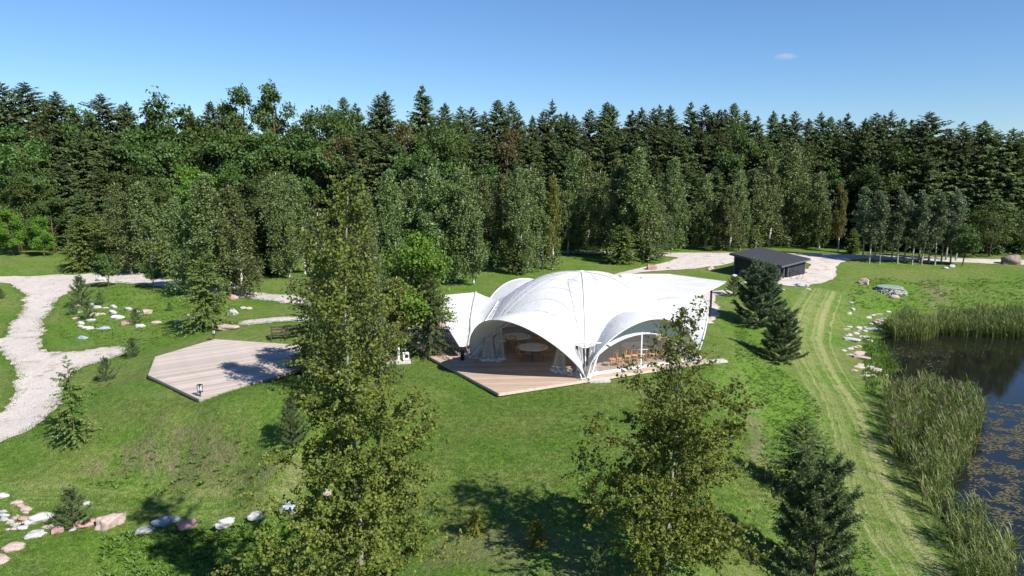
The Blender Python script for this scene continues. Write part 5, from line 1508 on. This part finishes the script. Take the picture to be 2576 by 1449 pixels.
# ------------------------------------------------------------------ furniture under the tent
def chair_proto():
    parts = []
    mb = MB(); mb.lathe([(0, .455), (.20, .455), (.215, .445), (.20, .425), (0, .425)], 18); parts.append(('seat', mb.mesh('seat', M['chair_wood'], True)))
    for x, y in ((-.17, .16), (.17, .16)):
        mb = MB(); mb.tube([[x, y, .43], [x * 1.12, y * 1.15, 0]], [.017, .013], 6); parts.append(('leg', mb.mesh('leg', M['chair_wood'], True)))
    for sg in (-1, 1):
        z = np.linspace(0, .89, 9)
        mb = MB(); mb.tube(np.column_stack([sg * (.17 + .035 * np.sin(z * 2.6)), -.19 - .10 * np.clip(z - .43, 0, 1) ** 1.2 - .05 * (1 - np.clip(z / .43, 0, 1)), z]), .016, 6)
        parts.append(('back_leg', mb.mesh('back_leg', M['chair_wood'], True)))
    a = np.linspace(-1, 1, 9)
    mb = MB(); mb.tube(np.column_stack([a * .21, -.25 - .04 * (1 - a ** 2), .87 + .035 * (1 - a ** 2)]), .022, 6); parts.append(('top_rail', mb.mesh('top_rail', M['chair_wood'], True)))
    for sg in (-1, 1):
        s = np.linspace(0, 1, 7)
        mb = MB(); mb.tube(np.column_stack([sg * (-.17 + .35 * s), -.20 - .055 * s - .03 * np.sin(np.pi * s), .48 + .38 * s]), .011, 5); parts.append(('cross_slat', mb.mesh('cross_slat', M['chair_wood'], True)))
    mb = MB()
    t = np.linspace(0, 2 * np.pi, 17)
    mb.tube(np.column_stack([.175 * np.cos(t), .175 * np.sin(t), np.full(17, .27)]), .010, 5, cap=False)
    parts.append(('stretcher', mb.mesh('stretcher', M['chair_wood'], True)))
    return parts
CH = chair_proto()
def chair(px, py, face, label, group='wooden cross back chairs under the tent'):
    p = on_plane(px, py, ZD)
    o = thing('cross_back_chair', label, 'chair', tuple(p), face, group)
    for nm, me in CH: link(bpy.data.objects.new(nm, me), o)
    return p
def table(px, py, r, h, label, name='round_table', group=None, high=False):
    p = on_plane(px, py, ZD + h); p[2] = ZD
    o = thing(name, label, 'table', tuple(p), random.uniform(0, 1), group)
    mb = MB(); mb.lathe([(0, h), (r - .01, h), (r, h - .012), (r - .01, h - .035), (0, h - .035)], 36); mb.obj('table_top', M['table_top'], o)
    if high:
        for k in range(4):
            a = k * 1.571 + .6
            mb = MB(); mb.tube([[.20 * math.cos(a + 2.8), .20 * math.sin(a + 2.8), h - .04], [.32 * math.cos(a), .32 * math.sin(a), 0]], .014, 6); mb.obj('leg', M['black_metal'], o)
        mb = MB(); mb.lathe([(.235, .34), (.25, .35), (.235, .36)], 20); mb.obj('leg_ring', M['black_metal'], o)
    else:
        for sg in (-1, 1):
            for q in (-1, 1):
                mb = MB(); mb.tube([[sg * .45 * r, q * .28 * r, h - .035], [sg * .5 * r, q * .42 * r, 0]], .017, 6); mb.obj('leg', M['black_metal'], o)
            mb = MB(); mb.tube([[sg * .47 * r, -.34 * r, h * .4], [sg * .47 * r, .34 * r, h * .4]], .012, 6); mb.obj('cross_bar', M['black_metal'], o)
    return p
TG = 'round white tables under the tent'
tA = table(1299, 845.5, .90, .74, 'round white table farther back under the left arch', group=TG)
tB = table(1340, 872.5, .90, .74, 'round white table nearest the open left arch', group=TG)
tC = table(1604, 869, .92, .74, 'round white table behind the clear wall of the right arch', group=TG)
tD = table(1700, 858, .90, .74, 'round white table at the right end behind the near aspen', group=TG)
tE = table(1430, 838, .90, .74, 'round white table hidden deep in the middle of the tent', group=TG)
table(1258, 856.3, .32, 1.08, 'small tall cocktail table with black legs at the left foot of the arch', 'cocktail_table', None, True)
q = on_plane(1253, 885, ZD)
ft = thing('folded_table', 'white round table top standing on edge behind the cocktail table', 'table', (q[0], q[1] + .35, ZD), .5)
mb = MB(); mb.lathe([(0, .02), (.44, .02), (.45, 0), (.44, -.02), (0, -.02)], 32)
o = mb.obj('table_top', M['table_top'], ft); o.rotation_euler = (R(80), 0, R(35)); o.location = (0, 0, .45)
mb = MB(); mb.tube([[-.3, .05, .0], [.0, .14, .75]], .015, 6); mb.obj('leg', M['black_metal'], ft)
def face_to(p, q): return math.atan2(q[1] - p[1], q[0] - p[0]) - math.pi / 2
CHAIRS = [(1310, 909, tB, 'wooden chair in front of the nearest round table, left one'), (1358, 907, tB, 'wooden chair in front of the nearest round table, middle one'), (1378, 900, tB, 'wooden chair at the right side of the nearest round table'), (1301, 893, tB, 'wooden chair at the left side of the nearest round table'), (1352, 868, tB, 'wooden chair behind the nearest round table'),
    (1277, 879, tA, 'wooden chair in front of the farther round table, left one'), (1293, 879, tA, 'wooden chair in front of the farther round table, middle one'), (1317, 874, tA, 'wooden chair in front of the farther round table, right one'), (1284, 850, tA, 'wooden chair behind the farther round table')]
for px, py, t_, lb in CHAIRS:
    p = on_plane(px, py, ZD); chair(px, py, face_to(p, t_), lb)
for px, py, f, lb in [(1540, 922, 2.0, 'first wooden chair from the left in the row behind the clear wall'), (1561, 921, 1.9, 'second wooden chair from the left in the row behind the clear wall'), (1577, 914, 2.7, 'third wooden chair from the left in the row behind the clear wall'), (1594, 912, 2.9, 'fourth wooden chair from the left in the row behind the clear wall'), (1614, 910, 2.6, 'fifth wooden chair from the left, just left of the white post'), (1639, 909, 2.1, 'wooden chair right of the white post of the right arch'), (1662, 905, 1.0, 'wooden chair behind leaves, right of the white post, left of a pair'), (1676, 900, -.8, 'wooden chair behind leaves, right of the white post, right of a pair'), (1580, 885, 0.2, 'wooden chair left of the table behind the clear wall')]:
    chair(px, py, f, lb)

# ------------------------------------------------------------------ the dark shed
A_, B_, C_, D_ = at_depth(1835, 637, 77), at_depth(1967, 669, 72.5), at_depth(2023, 645, 77.5), at_depth(1891, 619, 82)
SZ = -.45
ex_ = (B_ - A_)[:2]; FW = np.linalg.norm(ex_); ex_ /= FW
ey_ = np.array([-ex_[1], ex_[0]])
FD = float((D_ - A_)[:2] @ ey_)
ov = .42
LW, DP = FW - 2 * ov, FD - 2 * ov
o2 = A_[:2] + ex_ * ov + ey_ * ov
shed = thing('garden_shed', 'dark grey shed with a sloping roof and open porch beside the gravel yard', 'shed', (o2[0], o2[1], SZ), math.atan2(ex_[1], ex_[0]))
def zr(x, y=0.0): return A_[2] - SZ - .10 + (B_[2] - A_[2]) * (x + ov) / FW + .22 * (y + ov) / FD
def wallboards(x0, x1, y, th=.05, axis_='x', bd=.14, xfix=None):
    v = x0
    while v < x1 - .01:
        w = min(bd, x1 - v)
        mb = MB()
        if axis_ == 'x':
            zt = zr(v + w, y) - .02
            mb.box([0, 0, 0], (w - .008, th, zt)); o = mb.obj('board', M['dark_grey'], shed); o.location = (v + w / 2, y, zt / 2)
        else:
            zt = zr(xfix, v) - .02
            mb.box([0, 0, 0], (th, w - .008, zt)); o = mb.obj('board', M['dark_grey'], shed); o.location = (xfix, v + w / 2, zt / 2)
        v += w
wallboards(.1, 2.2, .05)
wallboards(.1, LW - .1, DP)
wallboards(.1, DP - .05, None, axis_='y', xfix=.05)
wallboards(1.8, DP - .05, None, axis_='y', xfix=LW - .05)
wallboards(2.25, LW - .1, 1.75)
for x, y in ((.03, 0), (2.25, 0), (3.3, 0), (LW - .9, 0), (LW - .03, 0), (LW - .03, .9), (LW - .03, 1.78), (LW - .03, DP), (.03, DP)):
    hp = zr(x, y) - .02
    mb = MB(); mb.box([0, 0, 0], (.14, .14, hp)); o = mb.obj('post', M['grey_trim'], shed); o.location = (x, y, hp / 2)
mb = MB(); mb.box([LW * .5, DP * .5, .02], (LW + .1, DP + .1, .24)); o = mb.obj('plinth', M['concrete'], shed)
c4 = [(-ov, -ov), (LW + ov, -ov), (LW + ov, DP + ov), (-ov, DP + ov)]
mb = MB()
mb.add([[x, y, zr(x, y)] for x, y in c4] + [[x, y, zr(x, y) + .08] for x, y in c4], [[3, 2, 1, 0], [4, 5, 6, 7], [0, 1, 5, 4], [1, 2, 6, 5], [2, 3, 7, 6], [3, 0, 4, 7]])
roof = mb.obj('roof', M['grey_trim'], shed)
x = -ov
while x < LW + ov - .01:      # overlapping courses of roofing
    w = min(.33, LW + ov - x)
    q4 = [(x, -ov - .03), (x + w, -ov - .03), (x + w, DP + ov + .03), (x, DP + ov + .03)]
    lo_ = [[a, b_, zr(a, b_) + (.083 if k in (0, 3) else .098)] for k, (a, b_) in enumerate(q4)]
    hi_ = [[a, b_, zr(a, b_) + (.105 if k in (0, 3) else .122)] for k, (a, b_) in enumerate(q4)]
    mb = MB(); mb.add(lo_ + hi_, [[3, 2, 1, 0], [4, 5, 6, 7], [0, 1, 5, 4], [1, 2, 6, 5], [2, 3, 7, 6], [3, 0, 4, 7]])
    mb.obj('shingle_course', M['roof_felt'], roof)
    x += w
for a, b in zip(c4, c4[1:] + c4[:1]):
    mb = MB(); mb.bar([a[0], a[1], zr(*a) - .03], [b[0], b[1], zr(*b) - .03], .03, .14); mb.obj('fascia', M['grey_trim'], roof)
mb = MB(); mb.box([LW - .75, 1.70, .95], (.9, .04, 1.5)); dr = mb.obj('door', M['black_metal'], shed)
mb = MB(); mb.tube([[LW - 1.05, 1.66, .9], [LW - 1.05, 1.66, 1.1]], .015, 6); mb.obj('handle', M['white_metal'], dr)
mb = MB(); mb.box([3.0, -.5, zr(3.0, -.5) - .18], (.10, .10, .28)); mb.obj('wall_lamp', M['grey_trim'], shed)
bx = G(1948, 704)
mb = MB(); mb.box([0, 0, .3], (.9, .6, .6)); mb.box([0, 0, .62], (.96, .66, .05))
o = mb.obj('plywood_crate', M['orange_box'], None); o.location = bx; tag(o, 'low pinkish wooden crate at the front of the shed porch', 'crate')
# bicycle leaning at the right wall of the shed
bp = G(1998, 702)
bk = thing('bicycle', 'black bicycle leaning at the right corner of the shed', 'bicycle', tuple(bp), -.5)
t = np.linspace(0, 2 * np.pi, 25)
for xx in (-.52, .52):
    mb = MB(); mb.tube(np.column_stack([xx + .33 * np.cos(t), 0 * t, .34 + .33 * np.sin(t)]), .022, 6, cap=False)
    wh = mb.obj('wheel', M['black_metal'], bk)
    mb = MB()
    for k in range(10):
        a = k * .628
        mb.tube([[xx, 0, .34], [xx + .31 * math.cos(a), 0, .34 + .31 * math.sin(a)]], .004, 3)
    mb.obj('spokes', M['grey_trim'], wh)
mb = MB()
for a, b in (((-.52, 0, .34), (-.18, 0, .80)), ((-.52, 0, .34), (-.05, 0, .32)), ((-.05, 0, .32), (-.2, 0, .86)), ((-.05, 0, .32), (.36, 0, .78)), ((-.18, 0, .80), (.36, 0, .84)), ((.52, 0, .34), (.34, 0, 1.0))): mb.tube([a, b], .018, 6)
mb.obj('frame', M['black_metal'], bk)
mb = MB(); mb.box([-.22, 0, .9], (.26, .14, .05)); mb.obj('saddle', M['black_metal'], bk)
mb = MB(); mb.tube([[.3, -.28, 1.02], [.36, 0, 1.03], [.3, .28, 1.02]], .014, 6); mb.obj('handlebar', M['black_metal'], bk)

# ------------------------------------------------------------------ small things
def lantern(px, py, h, label):
    p = G(px, py)
    o = thing('garden_lantern', label, 'lamp', tuple(p), random.uniform(-.3, .3), 'lanterns beside the wooden stage')
    mb = MB(); mb.box([0, 0, (h - .36) / 2 - .05], (.05, .05, h - .26)); mb.obj('post', M['grey_trim'], o)
    mb = MB()
    for sx in (-1, 1):
        for sy in (-1, 1): mb.box([sx * .085, sy * .085, h - .19], (.018, .018, .36))
    mb.box([0, 0, h - .355], (.20, .20, .022)); mb.box([0, 0, h], (.21, .21, .025))
    mb.obj('cage', M['black_metal'], o)
    mb = MB(); mb.lathe([(0, h - .34), (.06, h - .33), (.075, h - .22), (.05, h - .10), (0, h - .08)], 12); mb.obj('glass', M['lamp_glass'], o, True)
lantern(505, 1008, .80, 'square garden lantern at the front corner of the wooden stage')
lantern(539, 856, .75, 'square garden lantern at the back corner of the wooden stage')
bn = G(690, 855)
b = thing('garden_bench', 'dark wooden bench with backrest behind the wooden stage', 'bench', tuple(bn), .25)
for y in (-.20, -.04, .12):
    mb = MB(); mb.box([.75, y, .43], (1.9, .13, .035)); mb.obj('seat_slat', M['bench_wood'], b)
for z in (.62, .78):
    mb = MB(); mb.box([.75, .22 + (z - .6) * .2, z], (1.9, .03, .11)); mb.obj('back_slat', M['bench_wood'], b)
for x in (-.15, .75, 1.65):
    mb = MB(); mb.box([x, .22, .42], (.06, .06, .86)); mb.obj('back_leg', M['bench_wood'], b)
    mb = MB(); mb.box([x, -.22, .21], (.06, .06, .42)); mb.obj('leg', M['bench_wood'], b)
    if x != .75:
        mb = MB(); mb.box([x, 0, .62], (.05, .5, .04)); mb.obj('armrest', M['bench_wood'], b)
un = G(1021, 908)
u_ = thing('outdoor_unit', 'white ventilation unit with a fan grille on the lawn left of the tent', 'unit', tuple(un), .35)
mb = MB(); mb.box([0, 0, .30], (.34, .24, .40)); mb.obj('housing', M['white_metal'], u_)
mb = MB(); mb.lathe([(.10, 0), (.12, .012), (.10, .018), (.0, .010)], 20); o = mb.obj('fan_grille', M['black_metal'], u_); o.rotation_euler = (R(90), 0, 0); o.location = (.03, -.122, .31)
for x in (-.12, .12):
    mb = MB(); mb.box([x, 0, .05], (.04, .22, .12)); mb.obj('foot', M['grey_trim'], u_)
sl = G(1000, 912)
mb = MB(); mb.box([0, 0, .03], (1.5, .9, .08)); o = mb.obj('concrete_slab', M['concrete'], None); o.location = sl; o.rotation_euler = (0, 0, .2); tag(o, 'pale concrete slab on the grass beside the white unit', 'slab')
st = G(1508, 960)
mb = MB(); mb.box([0, 0, .05], (1.1, .45, .12)); o = mb.obj('concrete_step', M['concrete'], None); o.location = st; o.rotation_euler = (0, 0, .12); tag(o, 'flat concrete step in the grass before the front foot of the tent', 'step')
st = G(1782, 912)
mb = MB(); mb.box([0, 0, .05], (.9, .5, .12)); o = mb.obj('concrete_step', M['concrete'], None); o.location = st + np.array([.6, .1, 0]); o.rotation_euler = (0, 0, .3); tag(o, 'flat concrete step at the right corner of the deck', 'step')
# round well cover in a ring of stones
wc = G(2237, 732)
w_ = thing('well_cover', 'round greenish well cover in a ring of pale rubble on the far bank', 'well cover', tuple(wc))
mb = MB(); mb.lathe([(0, .50), (1.15, .48), (1.22, .44), (1.22, .36), (0, .36)], 36); mb.obj('lid', M['greenish_lid'], w_)
mb = MB(); mb.lathe([(1.10, -.4), (1.10, .40), (1.0, .40)], 36); mb.obj('collar', M['concrete'], w_)
mb = MB()
rngw = np.random.default_rng(77)
for k in range(420):
    a = rngw.random() * 6.283; rr_ = rngw.uniform(1.12, 1.75)
    zz = .36 - (rr_ - 1.12) * .95 + rngw.normal() * .03
    s_ = rngw.uniform(.05, .11)
    d8 = np.array([[1, 0, 0], [0, 1, 0], [-1, 0, 0], [0, -1, 0], [0, 0, 1], [0, 0, -1]]) * s_ * rngw.uniform(.6, 1.2, (6, 1))
    a3 = rngw.random() * 6
    rot_ = np.array([[math.cos(a3), -math.sin(a3), 0], [math.sin(a3), math.cos(a3), 0], [0, 0, 1]])
    mb.add(d8 @ rot_.T + np.array([rr_ * math.cos(a), rr_ * math.sin(a), zz]), [[0, 1, 4], [1, 2, 4], [2, 3, 4], [3, 0, 4], [1, 0, 5], [2, 1, 5], [3, 2, 5], [0, 3, 5]])
o = mb.obj('rubble', M['white'], w_); o['kind'] = 'stuff'
pp = G(1740, 619)
po = thing('lamp_post', 'thin dark pole on the shaded lawn behind the tent', 'post', tuple(pp))
mb = MB(); mb.tube([[0, 0, -.2], [0, 0, 1.9]], .045, 8); mb.obj('pole', M['black_metal'], po)
mb = MB(); mb.lathe([(0, 2.02), (.10, 1.97), (.07, 1.88), (0, 1.88)], 10); mb.obj('cap', M['black_metal'], po)

# ------------------------------------------------------------------ one small far cloud
def cloud_mat():
    m, nt, out = mat('thin_cloud')
    g = N(nt)
    co = g.objco()
    ln = g.new('VectorMath'); ln.operation = 'LENGTH'; g.set(ln.inputs[0], co)
    n1 = g.noise(2.6, 4, 0.6, co)
    d = g.math('MULTIPLY', g.ramp(g.math('ADD', ln.outputs['Value'], g.math('MULTIPLY', n1, .7)), .55, 1.25, 1.0, 0.0), .0060)
    v = g.new('VolumePrincipled')
    v.inputs['Color'].default_value = (1, 1, 1, 1)
    g.set(v.inputs['Density'], d)
    v.inputs['Anisotropy'].default_value = 0.2
    nt.links.new(v.outputs[0], out.inputs['Volume'])
    return m
bm = bmesh.new(); bmesh.ops.create_icosphere(bm, subdivisions=4, radius=1.0)
me = bpy.data.meshes.new('cloud'); bm.to_mesh(me); bm.free(); me.materials.append(cloud_mat())
cl = bpy.data.objects.new('cloud', me); link(cl)
cl.location = tuple(at_depth(1976, 142, 6000)); cl.scale = (125, 120, 34)
tag(cl, 'single small thin white cloud in the blue sky at right', 'cloud')
